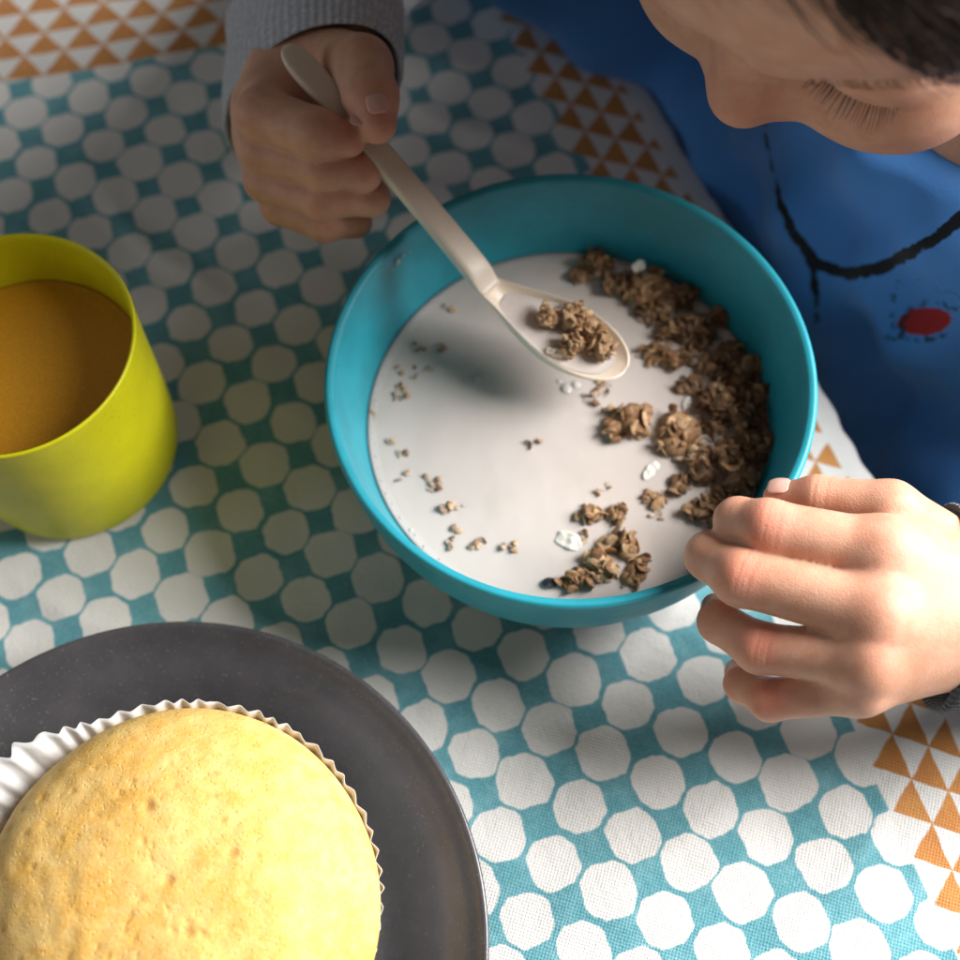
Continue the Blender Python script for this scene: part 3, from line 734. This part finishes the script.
# ------------------------------------------------------------------ the child
def J(l): return [at(*q) for q in l]
def chain(fd, pts, rads, k=.22):
    f = None
    for i in range(len(pts)-1):
        c = fd.cone(pts[i], pts[i+1], rads[i], rads[i+1]); f = c if f is None else smin(f, c, k)
    return f
def hand(fingers, palm, forearm, h=.062, kf=.05, kp=.34, kt=.16, extra=None):
    """fingers: list of (points, radii); the last one is the thumb"""
    allp = np.concatenate([np.array(p) for p, r in fingers]+[np.array(p) for p, r in palm]+[np.array(forearm[0])])
    fd = Field(allp.min(0)-2.0, allp.max(0)+2.0, h)
    pf = None
    for p, r in palm:
        c = chain(fd, p, r, .5); pf = c if pf is None else smin(pf, c, .8)
    pf = smin(pf, chain(fd, *forearm, .8), .9)
    ff = None
    for p, r in fingers[:-1]:
        c = chain(fd, p, r); ff = c if ff is None else smin(ff, c, kf)
    f = smin(pf, ff, kp); f = smin(f, chain(fd, *fingers[-1]), kt)
    if extra: f = extra(fd, f)
    V, F = fd.mesh(f); return relax(V, F, 2), F
def crease(V, N, c, d, amp=.022, offs=(-.13, 0, .12), wid=.040, rad=.42):
    d = np.array(d)/np.linalg.norm(d); q = V-c; al = q@d; fall = np.exp(-(q**2).sum(1)/(2*rad**2))
    for o in offs: V -= N*(amp*np.exp(-((al-o)/wid)**2)*fall)[:, None]
    return V
def flushmap(V, pts, rad):
    f = np.zeros(len(V))
    for p, w in pts: f = np.maximum(f, w*np.exp(-((V-p)**2).sum(1)/(2*rad**2)))
    return f

# left hand, steadying the bowl at the lower right
LI = J([(884, 553, 6.75), (768, 527, 6.65), (738, 521, 6.15), (734, 535, 5.35)])
LM = J([(878, 612, 6.75), (742, 577, 6.2), (710, 556, 5.55), (716, 552, 4.75)])
LR = J([(868, 660, 6.25), (760, 648, 5.3), (719, 622, 4.55), (716, 608, 3.75)])
LP = J([(860, 688, 5.5), (770, 700, 4.5), (742, 684, 3.85), (738, 672, 3.2)])
LT = J([(975, 572, 5.6), (890, 510, 6.1), (818, 497, 5.75), (778, 497, 5.35)])
L_F = [(LI, [.74, .62, .53, .42]), (LM, [.74, .66, .56, .44]), (LR, [.66, .57, .48, .38]), (LP, [.58, .47, .40, .34]), (LT, [.9, .68, .50, .36])]
LW = at(992, 614, 5.2)
L_P = [([LW, LI[0]], [1.2, .70]), ([LW, LM[0]], [1.3, .72]), ([LW, LR[0]], [1.25, .68]), ([LW+np.array([0, -.1, -.4]), LP[0]], [1.05, .60]), ([LT[0], LI[0]], [.85, .62])]
L_A = ([LW, at(1060, 636, 4.7), at(1110, 648, 4.3)], [1.4, 1.5, 1.3])
# right hand, a fist round the spoon handle at the top
RI = J([(277, 92, 6.8), (263, 114, 7.75), (318, 134, 8.15), (349, 140, 7.95)])
RM = J([(262, 108, 6.75), (264, 150, 6.75), (322, 166, 7.25), (362, 172, 6.9), (362, 160, 6.4)])
RR = J([(262, 138, 5.95), (266, 180, 5.85), (325, 199, 6.3), (372, 198, 5.9), (368, 180, 5.6)])
RP = J([(272, 165, 5.3), (280, 206, 5.05), (325, 224, 5.3), (356, 222, 5.0), (352, 205, 4.8)])
RTh = J([(322, 60, 7.0), (362, 66, 8.3), (371, 98, 8.55), (377, 124, 8.35)])
R_F = [(RI, [.74, .68, .62, .43]), (RM, [.70, .61, .56, .49, .4]), (RR, [.66, .57, .53, .45, .38]), (RP, [.58, .50, .46, .39, .33]), (RTh, [.95, .76, .68, .50])]
RW = at(318, 30, 6.0)
R_P = [([RW, RI[0]], [1.25, .74]), ([RW, RM[0]], [1.25, .72]), ([RW, RR[0]], [1.2, .68]), ([RW, RP[0]], [1.2, .6]), ([at(300, 100, 6.5), at(325, 165, 5.6)], [1.0, .85]), ([RW, RTh[0]], [1.15, .95])]
R_A = ([RW, at(325, -20, 5.4), at(350, -70, 4.6)], [1.25, 1.35, 1.4])

LV, LF = hand(L_F, L_P, L_A)
N = vnormals(LV, LF)
for p, q in ((LI, .62), (LM, .66), (LR, .57), (LP, .47)):
    d = p[0]-p[2]; LV = crease(LV, N, p[1]+np.array([0, -.1, q*.95]), d, .020)
    LV = crease(LV, N, p[2]+np.array([-.2, 0, q*.6]), p[1]-p[3], .012, (-.05, .06), .035, .25)
LV = crease(LV, N, LT[2]+np.array([0, .1, .5]), LT[1]-LT[3], .022)
Lflush = flushmap(LV, [(p[1]+np.array([-.1, -.05, .5]), .75) for p in (LI, LM, LR, LP)]+[(p[3], .7) for p in (LI, LM, LR, LP, LT)]+[(p[2], .45) for p in (LI, LM, LR, LP, LT)]
                  +[(p[0]+np.array([0, 0, .6]), .28) for p in (LI, LM, LR, LP)]+[((LI[0]*.75+LM[0]*.35)/1.1+np.array([-.5, 0, -.2]), .5)], .42)
RV, RF = hand(R_F, R_P, R_A)
N = vnormals(RV, RF)
RV = crease(RV, N, RTh[2]+UP*.1+np.array([0, -.2, .65]), RTh[1]-RTh[3], .026)
RV = crease(RV, N, RI[2]+np.array([0, 0, .6]), RI[1]-RI[3], .016)
Rflush = flushmap(RV, [(RTh[3], .8), (RTh[2]+np.array([0, -.4, .3]), .35), (RI[3], .8), (RI[1], .35), (RM[3], .45), (RR[3], .4), (RM[2], .3), (RR[2], .3)], .40)

# torso, arms and neck under the clothes
MS = -9.5
SH = [edge(MS-9.0, -5.5, 8.6), edge(MS+7.6, -8.6, 7.0)]          # right and left shoulder
LEAN = EN*math.sin(math.radians(13))+np.array([0, 0, math.cos(math.radians(13))])
TR = np.stack([EE, np.cross(LEAN, EE), LEAN], 1); TC = edge(MS, -9.2, -.5)
NECK = edge(MS, -7.2, 8.0)
ELR = at(420, -125, 3.2); ELL = np.array([22.5, 11.0, 2.6])
def build_trunk():
    fd = Field((-6, 2, -16), (36, 46, 16), .45)
    f = fd.ell(TC, (9.3, 7.4, 13.0), TR)
    f = smin(f, fd.cone(SH[0], SH[1], 2.6, 2.6), 3.0)
    f = smin(f, fd.cone(NECK-LEAN*2, NECK, 4.0, 3.4), 1.5)
    f = smin(f, fd.cone(SH[0], ELR, 1.9, 1.2), .8); f = smin(f, fd.cone(ELR, R_A[0][2], 1.2, 1.3), .5)
    f = smin(f, fd.cone(SH[1], ELL, 1.9, 1.2), .8); f = smin(f, fd.cone(ELL, L_A[0][1], 1.2, 1.4), .5)
    return fd.mesh(f)
TV, TF = build_trunk()
# head: local axes are right, forward, up
HT = np.array([10.45, 24.25, 16.9])+UP*.45-RT*.2
HF = np.array([-.66, -.455, -.598]); HF /= np.linalg.norm(HF)
HR = np.array([-.64, .76, .13]); HR -= HF*(HR@HF); HR /= np.linalg.norm(HR); HU = np.cross(HR, HF)
HM = np.stack([HR, HF, HU], 1)
_v = HT-CAMP; _v /= np.linalg.norm(_v)
HM = np.array(Matrix.Rotation(math.radians(8), 3, Vector(HR)))@HM
HM = np.array(Matrix.Rotation(math.radians(-11), 3, Vector(_v)))@HM; HR, HF, HU = HM.T
def hw(p): return HM@np.asarray(p, float)+HT
def build_head():
    fd = Field((-8.2, -10.5, -14), (8.2, 11, 11), .115)
    f = fd.ell((0, -.8, 2.3), (6.8, 8.5, 7.4))
    f = smin(f, fd.ell((0, 2.6, -3.6), (4.9, 5.2, 5.4)), 2.0)
    f = smin(f, fd.ell((0, 4.6, 2.6), (5.2, 3.4, 4.2)), 1.5)
    for sx in (-1, 1):
        f = smin(f, fd.ell((sx*2.35, 5.85, -3.3), (2.3, 2.2, 2.3)), 1.2)
        f = smin(f, fd.cone((sx*1.1, 7.3, .5), (sx*3.8, 5.8, .7), .62, .55), .8)
        f = smax(f, -fd.ell((sx*2.35, 8.1, -1.15), (1.35, .9, .75)), .7)
        f = smin(f, fd.ell((sx*2.4, 6.15, -1.15), (1.5, 1.28, 1.12)), .28)
    f = smin(f, fd.cone((0, 7.1, -.6), (0, 8.0, -2.55), .55, .72), .75)
    f = smin(f, fd.ell((0, 8.2, -2.75), (.88, .92, .80)), .5)
    for sx in (-1, 1): f = smin(f, fd.cone((0, 7.5, -2.6), (sx*2.2, 6.9, -2.9), .62, .9), .8)
    for sx in (-1, 1): f = smin(f, fd.ell((sx*.85, 7.75, -2.95), (.55, .62, .5)), .3)
    f = smin(f, fd.ell((0, 7.2, -4.85), (1.7, .75, .42)), .35); f = smin(f, fd.ell((0, 7.0, -5.5), (1.45, .75, .48)), .35)
    f = smin(f, fd.ell((0, 5.7, -7.3), (1.9, 1.7, 1.5)), 1.2)
    for sx in (-1, 1):
        e = fd.ell((sx*6.75, -.6, -1.2), (.55, 1.5, 2.5)); e = smax(e, -fd.ell((sx*7.4, -.3, -1.1), (.5, .9, 1.7)), .2); f = smin(f, e, .5)
    nk = HM.T@(NECK-HT); f = smin(f, fd.cone((0, -2.6, -4.6), nk, 3.5, 3.7), 1.5)
    V, F = fd.mesh(f); V = relax(V, F, 2); N = vnormals(V, F)
    # lid fold and the closed lash line of the lowered eyes
    for sx in (-1, 1):
        q = V-np.array([sx*2.4, 6.6, -1.15]); near = np.exp(-(q[:, 0]/1.25)**4)*(np.abs(q[:, 1]) < 1.6)
        for zz, amp, w in ((.62, .075, .13), (-.42, .085, .10)):
            V = V-N*(amp*near*np.exp(-((q[:, 2]-zz+.10*q[:, 0]**2)/w)**2))[:, None]
    fl = flushmap(V, [(np.array([0, 8.5, -2.9]), .55), (np.array([-3.4, 6.3, -3.4]), .4), (np.array([3.4, 6.3, -3.4]), .4), (np.array([0, 7.5, -5.1]), .9)], .9)
    return V@HM.T+HT, F, fl
HV, HFc, Hfl = build_head()

SKIN = m_skin()
parts = [(HV, HFc), (LV, LF), (RV, RF), (TV, TF)]
BV, BF = join(parts)
person = mesh('person', BV, BF, SKIN, origin=edge(MS, -8, -14), attrs={'flush': np.concatenate([Hfl, Lflush, Rflush, np.zeros(len(TV))])})
tag(person, 'small child in a blue shirt bent over the bowl with a spoon in one fist', 'person')

# finger nails
def nail(c, d, nrm, L, W, curve=.42):
    d = np.array(d)/np.linalg.norm(d); nrm = np.array(nrm, float); nrm -= d*(nrm@d); nrm /= np.linalg.norm(nrm); s = np.cross(d, nrm)
    V = []; n, m_ = 14, 13
    for i in range(n):
        for j in range(m_):
            a, b = i/(n-1)*2-1, j/(m_-1)*2-1
            sc = (1-abs(a)**4*.45)*1.0
            x, y = a*L, b*W*sc
            V.append(c+d*x+s*y+nrm*(.030-curve*y*y/W*.62-.16*a*a*L))
    o = mesh('fingernail', np.array(V), grid_faces(n, m_), m_nail.m, parent=person)
    sm = o.modifiers.new('thickness', 'SOLIDIFY'); sm.thickness = .0004
    return o
m_nail.m = m_nail()
def surf(V, N, c, d):
    """skin point met by a line from c along d"""
    d = np.array(d, float); d /= np.linalg.norm(d); q = V-c; al = q@d; off = np.linalg.norm(q-al[:, None]*d, axis=1)
    m_ = (al > 0) & (off < .12) & (al < .75); k = np.where(m_)[0]
    if len(k) == 0: return c+d*.4
    return c+d*al[k].max()
def up_nail(V, p, ref, L, W, back=.05):
    d = p[-1]-p[-2]; d /= np.linalg.norm(d); c = p[-1]-d*back
    nail(surf(V, None, c, ref)+np.array(ref)/np.linalg.norm(ref)*.0, d, ref, L, W)
up_nail(LV, LT, (-.30, .45, .80), .25, .25, .10)
up_nail(RV, RTh, (.15, -.15, 1.0), .25, .25, .16)
up_nail(RV, RI, (.45, .10, .85), .22, .20, .02)

# ------------------------------------------------------------------ shirt
def build_shirt():
    fd = Field((-4, 2, -17), (34, 46, 15), .2)
    f = fd.ell(TC, (9.6, 8.3, 13.8), TR)
    f = smin(f, fd.cone(SH[0], SH[1], 3.3, 2.8), 3.0)
    f = smin(f, fd.cone(edge(MS-3, -7.4, -8), edge(MS+7, -7.6, -8), 6.0, 5.4), 2.5)
    f = smin(f, fd.cone(NECK-LEAN*2, NECK+LEAN*3.0, 5.2, 4.4), 1.5)
    f = smin(f, fd.cone(SH[0], at(515, -90, 2.9), 3.3, 2.9), 1.8)
    f = smin(f, fd.cone(at(528, -90, 2.6), edge(-16.5, -2.8, -.3), 2.9, 2.7), .9); f = smin(f, fd.cone(edge(-16.5, -2.8, -.3), edge(-7.5, -3.3, -1.2), 2.7, 2.9), .5)
    f = smin(f, fd.cone(SH[1], SH[1]*.3+ELL*.7, 2.8, 2.7), 1.8)
    # neck opening
    p0 = np.array([11.0, 21.0, 6.3]); m_ = np.array([-.30, -.10, 1.0]); m_ /= np.linalg.norm(m_)
    cut = np.maximum(-fd.plane(p0, m_), fd.cone(NECK-LEAN*4+EN*3.0, NECK+LEAN*9+EN*3.0, 6.0, 6.0))
    f = smax(f, -cut, .3); f = smax(f, -fd.cone(NECK-LEAN*3, NECK+LEAN*9, 3.9, 5.2), .2)
    # folds
    X, Y, Z = fd.X, fd.Y, fd.Z
    s = (X-E0[0])*EE[0]+(Y-E0[1])*EE[1]
    f = f+(.20*np.sin(s*1.25+Z*.35+1.1)*np.exp(-((Z-2)/6.5)**2)+.10*np.sin(s*2.3-Z*.9)+.12*np.sin(Z*1.3+s*.5)+.16*np.exp(-((s+5.5+.5*Z)/.9)**2)-.18*np.exp(-((s+4.0+.45*Z)/.7)**2)).astype(np.float32)*1.35
    V, F = fd.mesh(f); V = relax(V, F, 2)
    return V, F
SV, SF = build_shirt()
def on_shirt(px, py):
    d = FW*FPX+RT*(px-480)-UP*(py-480); d /= np.linalg.norm(d); q = SV-CAMP; al = q@d
    off = np.linalg.norm(q-al[:, None]*d, axis=1); k = np.where(off < .22)[0]
    if len(k) == 0: return SV[np.argmin(off)]
    return CAMP+d*al[k].min()
def stroke(pts, w):
    q = []
    for a, b in zip(pts, pts[1:]):
        k = max(1, int(math.hypot(b[0]-a[0], b[1]-a[1])/5)); q += [(a[0]+(b[0]-a[0])*i/k, a[1]+(b[1]-a[1])*i/k) for i in range(k)]
    P = [on_shirt(*p) for p in q+[pts[-1]]]; f = np.full(len(SV), 9.)
    for a, b in zip(P, P[1:]):
        ba = b-a; t = np.clip(((SV-a)@ba)/(ba@ba+1e-9), 0, 1); f = np.minimum(f, np.linalg.norm(SV-a-t[:, None]*ba, axis=1))
    return np.clip(1-(f-w+.18)/.36, 0, 1)
cord_fold_shade = np.maximum(stroke([(760, 128), (766, 165), (778, 205), (795, 240), (812, 275)], .17), stroke([(795, 240), (815, 266), (845, 276), (880, 270), (915, 252)], .23))  # first stroke paints the dark shade of a shirt fold, second the printed cord
cord_fold_shade = np.maximum(cord_fold_shade, stroke([(915, 252), (935, 240), (965, 215)], .18)); cord_fold_shade = np.maximum(cord_fold_shade, stroke([(812, 275), (815, 300), (817, 330)], .15))  # end of the printed cord, then the painted fold shade carried on downwards
sketch = np.maximum(stroke([(897, 277), (893, 310), (890, 330)], .12), stroke([(897, 277), (930, 292), (965, 302)], .13))
sketch = np.maximum(sketch, stroke([(900, 335), (905, 312), (930, 305), (965, 315)], .16)); sketch = np.maximum(sketch, stroke([(880, 340), (930, 342), (965, 335)], .14))
sketch = np.maximum(sketch, stroke([(860, 380), (900, 372), (965, 380)], .10))
sketch = np.maximum(sketch, stroke([(928+34*math.cos(q), 321+17*math.sin(q)) for q in np.linspace(0, 6.3, 14)], .07))
cpt = on_shirt(928, 322); fr = EE; q = SV-cpt; red = np.clip(1.6-np.hypot((q@RT)/.45, (q@np.cross(RT, SH[0]*0+np.array([-.3, -.5, .8])))/.34), 0, 1)
mesh('shirt', SV, SF, m_shirt(), parent=person, attrs={'cord_fold_shade': cord_fold_shade, 'sketch': sketch, 'red': red})

# ------------------------------------------------------------------ sleeves
def sleeve(name, rings, mat, nth=96, thick=.16, inner=2.6, fold=.06, seed=1, uscale=1.0):
    """rings: (centre, half axis 1, half axis 2) from the cuff edge up the arm"""
    C_ = np.array([r[0] for r in rings]); A = np.array([r[1] for r in rings]); B = np.array([r[2] for r in rings])
    n = 60; t = np.linspace(0, len(rings)-1, n); I = np.arange(len(rings))
    ip = lambda Q: np.stack([np.interp(t, I, Q[:, k]) for k in range(3)], 1)
    c, a, b = ip(C_), ip(A), ip(B)
    th = np.arange(nth)*2*np.pi/nth
    L = np.concatenate([[0], np.cumsum(np.linalg.norm(np.diff(c, axis=0), axis=1))])
    def shell(off):
        V = np.zeros((nth, n, 3))
        for k in range(n):
            la, lb = np.linalg.norm(a[k]), np.linalg.norm(b[k])
            w = np.array([mn.noise(Vector((2.2*math.cos(q), 2.2*math.sin(q)+seed, L[k]*.55))) for q in th])
            w2 = np.array([mn.noise(Vector((1.2*math.cos(q)+seed, 1.2*math.sin(q), L[k]*1.3))) for q in th])
            m_ = fold*(1+2.2*min(L[k]/3, 1))*(w+.5*w2)
            V[:, k] = c[k]+(np.cos(th)*(la+off+m_))[:, None]*a[k]/la+(np.sin(th)*(lb+off+m_))[:, None]*b[k]/lb
        return V
    o = shell(0); i = shell(-thick)
    k_in = int(np.searchsorted(L, inner))
    # profile along the arm: inner end -> cuff lip -> outer end
    lip = (o[:, 0]+i[:, 0])/2-(c[1]-c[0])/np.linalg.norm(c[1]-c[0])*.09
    P = np.concatenate([i[:, :k_in][:, ::-1], lip[:, None], o], 1)
    vv = np.concatenate([L[:k_in][::-1], [-.05], L])
    uv = np.stack([np.repeat(th[:, None]/(2*np.pi), P.shape[1], 1)*uscale, np.repeat(vv[None], nth, 0)], -1).reshape(-1, 2)
    return mesh(name, P.reshape(-1, 3), grid_faces(nth, P.shape[1], True), mat, parent=person, uvs={'knit': uv})
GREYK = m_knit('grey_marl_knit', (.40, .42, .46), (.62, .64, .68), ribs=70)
c0 = at(311, 100, 5.7); a0 = (at(401, 108, 6.2)-at(221, 140, 5.2))/2; b0 = at(325, 20, 8.5)-c0
d0 = at(322, -75, 5.4)-at(318, 60, 6.0); d0 /= np.linalg.norm(d0)
def around(c, d, r, a_ref, b_ref):
    d = d/np.linalg.norm(d); a = a_ref-d*(d@a_ref); a /= np.linalg.norm(a); b = np.cross(d, a); b *= (1 if b@b_ref > 0 else -1)
    return (c, a*r, b*r)
uR = SH[0]-ELR; uR /= np.linalg.norm(uR); mR = (c0+d0*3.5)*.45+ELR*.55; eR = uR*.5+(ELR-c0)/np.linalg.norm(ELR-c0)*.5
sleeve('sleeve', [(c0, a0, b0), (c0+d0*.8, a0*1.02, b0*1.0), (c0+d0*2.0, a0*1.02, b0*1.0), (c0+d0*3.5, a0*1.03, b0*1.03), around(mR, ELR-c0, 2.5, a0, b0), around(ELR, eR, 2.6, a0, b0), around(ELR+uR*2.5, uR, 2.3, a0, b0), around(ELR+uR*6.5, uR, 2.2, a0, b0)], GREYK, seed=4)['label'] = 'grey marl knitted sleeve'
SHADEK = m_knit('shaded_marl_knit', (.045, .05, .062), (.13, .135, .15), ribs=70)  # the grey marl again, darkened in its colour to stand for shade
cl = at(943, 607, 4.75); al = (at(944, 503, 5.5)-at(930, 713, 4.0))/2; dl = at(1075, 640, 4.5)-at(985, 612, 5.1); dl /= np.linalg.norm(dl)
bl = at(977, 604, 6.9)-cl
uL = SH[1]-ELL; uL /= np.linalg.norm(uL); fL = ELL-L_A[0][1]
sleeve('sleeve', [(cl, al, bl), around(LW+dl*1.0, dl, 2.05, al, bl), around(LW+dl*2.2, dl, 2.1, al, bl), around(L_A[0][1]*.6+ELL*.4, fL, 2.3, al, bl), around(ELL, fL/np.linalg.norm(fL)*.5+uL*.5, 2.9, al, bl), around(ELL+uL*2.5, uL, 2.2, al, bl), around(ELL+uL*6, uL, 2.0, al, bl)], SHADEK, seed=9)['label'] = 'grey marl knitted sleeve, shade put into its colour'

# ------------------------------------------------------------------ trousers: the lap below the table edge
def build_lap():
    fd = Field((0, 2, -26), (34, 42, -6), .4)
    f = None
    for s in (-4.5, 4.5):
        c = smin(fd.cone(edge(MS+s, -8, -14.5), edge(MS+s*1.3, 8, -14.5), 5.2, 4.0), fd.cone(edge(MS+s*1.3, 8, -14.5), edge(MS+s*1.3, 8, -24), 4.0, 3.4), 1.5)
        f = c if f is None else smin(f, c, 1.0)
    f = smin(f, fd.ell(edge(MS, -9.5, -15), (8.2, 8.2, 6.5)), 2)
    return fd.mesh(f)
V, F = build_lap(); mesh('trousers', V, F, m_dark('navy_denim', (.02, .03, .07)), parent=person)

# ------------------------------------------------------------------ hair, brow and lashes
HAIR = m_hair()
def skin_head(x, z):
    """front surface of the head at local x, z"""
    q = (HV-HT)@HM; d = np.hypot(q[:, 0]-x, q[:, 2]-z)+100*(q[:, 1] < 0); k = np.argsort(d)[:6]; return q[k].mean(0)
def build_hair():
    r = random.Random(5); parts = []
    ctr = np.array([0, -.8, 2.3])
    q = (HV-HT)@HM-ctr; rad = np.linalg.norm(q, axis=1); NA, NE = 120, 60
    ia = ((np.arctan2(q[:, 1], q[:, 0])/(2*np.pi)+.5)*NA).astype(int) % NA; ie = np.clip(((np.arcsin(q[:, 2]/rad)/np.pi+.5)*NE).astype(int), 0, NE-1)
    table = np.zeros((NA, NE)); np.maximum.at(table, (ia, ie), np.where(np.abs(q[:, 0]) > 6.4, np.minimum(rad, 7.0), rad)); table[table == 0] = 7.4
    table = (table+np.roll(table, 1, 0)+np.roll(table, -1, 0)+np.roll(table, 1, 1)+np.roll(table, -1, 1))/5
    def scalp(dr, off=0.0):
        dr = dr/np.linalg.norm(dr); a = (math.atan2(dr[1], dr[0])/(2*np.pi)+.5)*NA-.5; e = min(max((math.asin(dr[2])/np.pi+.5)*NE-.5, 0), NE-1.001)
        i, j = int(math.floor(a)), int(e); u, v = a-i, e-j
        k = (table[i % NA, j]*(1-u)+table[(i+1) % NA, j]*u)*(1-v)+(table[i % NA, j+1]*(1-u)+table[(i+1) % NA, j+1]*u)*v
        return ctr+dr*(k+off)
    whorl = np.array([.75, -.30, .75])
    hairline = lambda x: float(np.interp(x, [0, 1.5, 2.4, 3.2, 3.9, 4.3, 4.8, 5.6, 6.8], [7.0, 6.7, 5.75, 4.85, 3.8, 2.6, 1.4, .3, -.6]))
    for n in range(7000):
        # roots all over the cap, more of them near the front left hairline
        az = r.uniform(-math.pi, math.pi); el = math.asin(r.uniform(-.25, 1))
        if n % 2 == 0: az = r.uniform(-.2, 1.5); el = r.uniform(.05, 1.0)
        dr = np.array([-math.sin(az)*math.cos(el), math.cos(az)*math.cos(el), math.sin(el)])
        front = math.cos(az)
        p0 = scalp(dr); ahead = p0[1] > .5
        line = hairline(abs(p0[0]))+.22*r.gauss(0, 1) if ahead else (-.5 if p0[1] > -2 else -3.2)
        if p0[2] < line: continue
        # combed from the whorl towards the face
        tang = dr-whorl; tang -= dr*(tang@dr); tang /= np.linalg.norm(tang)+1e-6
        tang = tang+np.array([r.gauss(0, .12), r.gauss(0, .12), r.gauss(0, .12)])
        L = r.uniform(2.2, 4.2); pts = []; cur = dr.copy()
        if front > .3: L *= .7
        for k in range(9):
            t = k/8; pts.append(scalp(cur, (.04 if front > .2 else .06)+.26*math.sin(t*2.6)+.08*r.random()*t))
            cur = cur+tang*(L/8)/7.5; cur /= np.linalg.norm(cur)
        wisp = front > .2 and r.random() < .35
        if wisp: pts = [p+np.array([r.gauss(0, .012)*k, .02*k, -.10*k*(.5+.5*r.random())]) for k, p in enumerate(pts)]
        parts.append(tube(np.array(pts)@HM.T+HT, np.interp(np.linspace(0, 1, 9), [0, .5, 1], [.035, .024, .004])*(r.uniform(.3, .5) if wisp else r.uniform(.6, 1.1)), 4))
    # close cap under the strands
    V, F = ICO3; m_ = icosphere(5); V = m_[0]; keep = []
    el = V[:, 2]; az = np.arctan2(-V[:, 0], V[:, 1]); fr = np.cos(az)
    Q = np.array([scalp(v, .05) for v in V])
    ok = np.array([q[2] > (hairline(abs(q[0]))+.8 if q[1] > .5 else (-.2 if q[1] > -2 else -3.0)) for q in Q]); P = Q@HM.T+HT
    Fk = m_[1][ok[m_[1]].all(1)]
    hv, hf = join(parts); hf = hf.tolist()+(Fk+len(hv)).tolist()
    mesh('hair', np.concatenate([hv, P]), hf, HAIR, parent=person)
build_hair()
def build_lashes():
    r = random.Random(8)
    for sx in (-1, 1):
        parts = []
        for k in range(40):
            u = k/39*2-1+r.gauss(0, .02); x = sx*2.5+u*(.98 if sx < 0 else .8); z = -1.56-.13*(1-u*u)+.10
            p = skin_head(x, z); out = np.array([u*.35*1.0+r.gauss(0, .1), .85, -.52+r.gauss(0, .08)]); L = (.48+.24*r.random())*(1-.45*abs(u)**3)*(1 if sx < 0 else .4)
            pts = [p+out*L*t+np.array([0, 0, .18*L*t*t]) for t in np.linspace(-.05, 1, 7)]
            parts.append(tube(np.array(pts)@HM.T+HT, np.linspace(.0095, .0025, 7), 4))
        mesh('eyelashes', *join(parts), HAIR, parent=person)
        parts = []
        for k in range(60):
            u = r.random(); u = .25+.75*u; x = sx*(1.2+u*3.4); z = .55+.55*math.sin(u*2.6)-.2*u+r.gauss(0, .16)*(1-.6*u)
            p = skin_head(x, z); d = np.array([sx*.8, .05, .35-u*.7]); pts = [p+d*.32*t+np.array([0, .06*math.sin(t*3), 0]) for t in np.linspace(0, 1, 5)]
            parts.append(tube(np.array(pts)@HM.T+HT, np.linspace(.008, .003, 5), 3))
        mesh('eyebrow', *join(parts), HAIR, parent=person)
build_lashes()

# ------------------------------------------------------------------ light
w = bpy.data.worlds.new('World'); scene.world = w; w.use_nodes = True
bg = w.node_tree.nodes['Background']; bg.inputs[0].default_value = (.74, .70, .66, 1); bg.inputs[1].default_value = .14
def area(name, loc, aim, size, power, color, spread=180):
    l = bpy.data.lights.new(name, 'AREA'); l.shape = 'DISK'; l.size = size*CM; l.energy = power; l.color = color; l.spread = math.radians(spread)
    o = bpy.data.objects.new(name, l); col.objects.link(o); o.location = [c*CM for c in loc]
    d = Vector(aim)-Vector(loc); o.rotation_euler = d.to_track_quat('-Z', 'Y').to_euler(); return o
AIM = np.array([3, 12, 0.0]); AZ, EL, DIST = math.radians(10), math.radians(39.5), 85
KEY = AIM+DIST*np.array([math.cos(AZ)*math.cos(EL), math.sin(AZ)*math.cos(EL), math.sin(EL)])
area('window_fill', (-150, -5, 34), (6, 18, 5), 70, 3.2, (.84, .92, 1.0))
area('window_light', KEY, AIM, 54, 25, (1.0, .982, .962))
scene.view_settings.view_transform = 'Standard'; scene.view_settings.look = 'None'; scene.view_settings.exposure = 0; scene.view_settings.gamma = 1
scene.render.engine = 'CYCLES'; scene.cycles.use_denoising = True
scene.cycles.max_bounces = 8; scene.cycles.transmission_bounces = 4
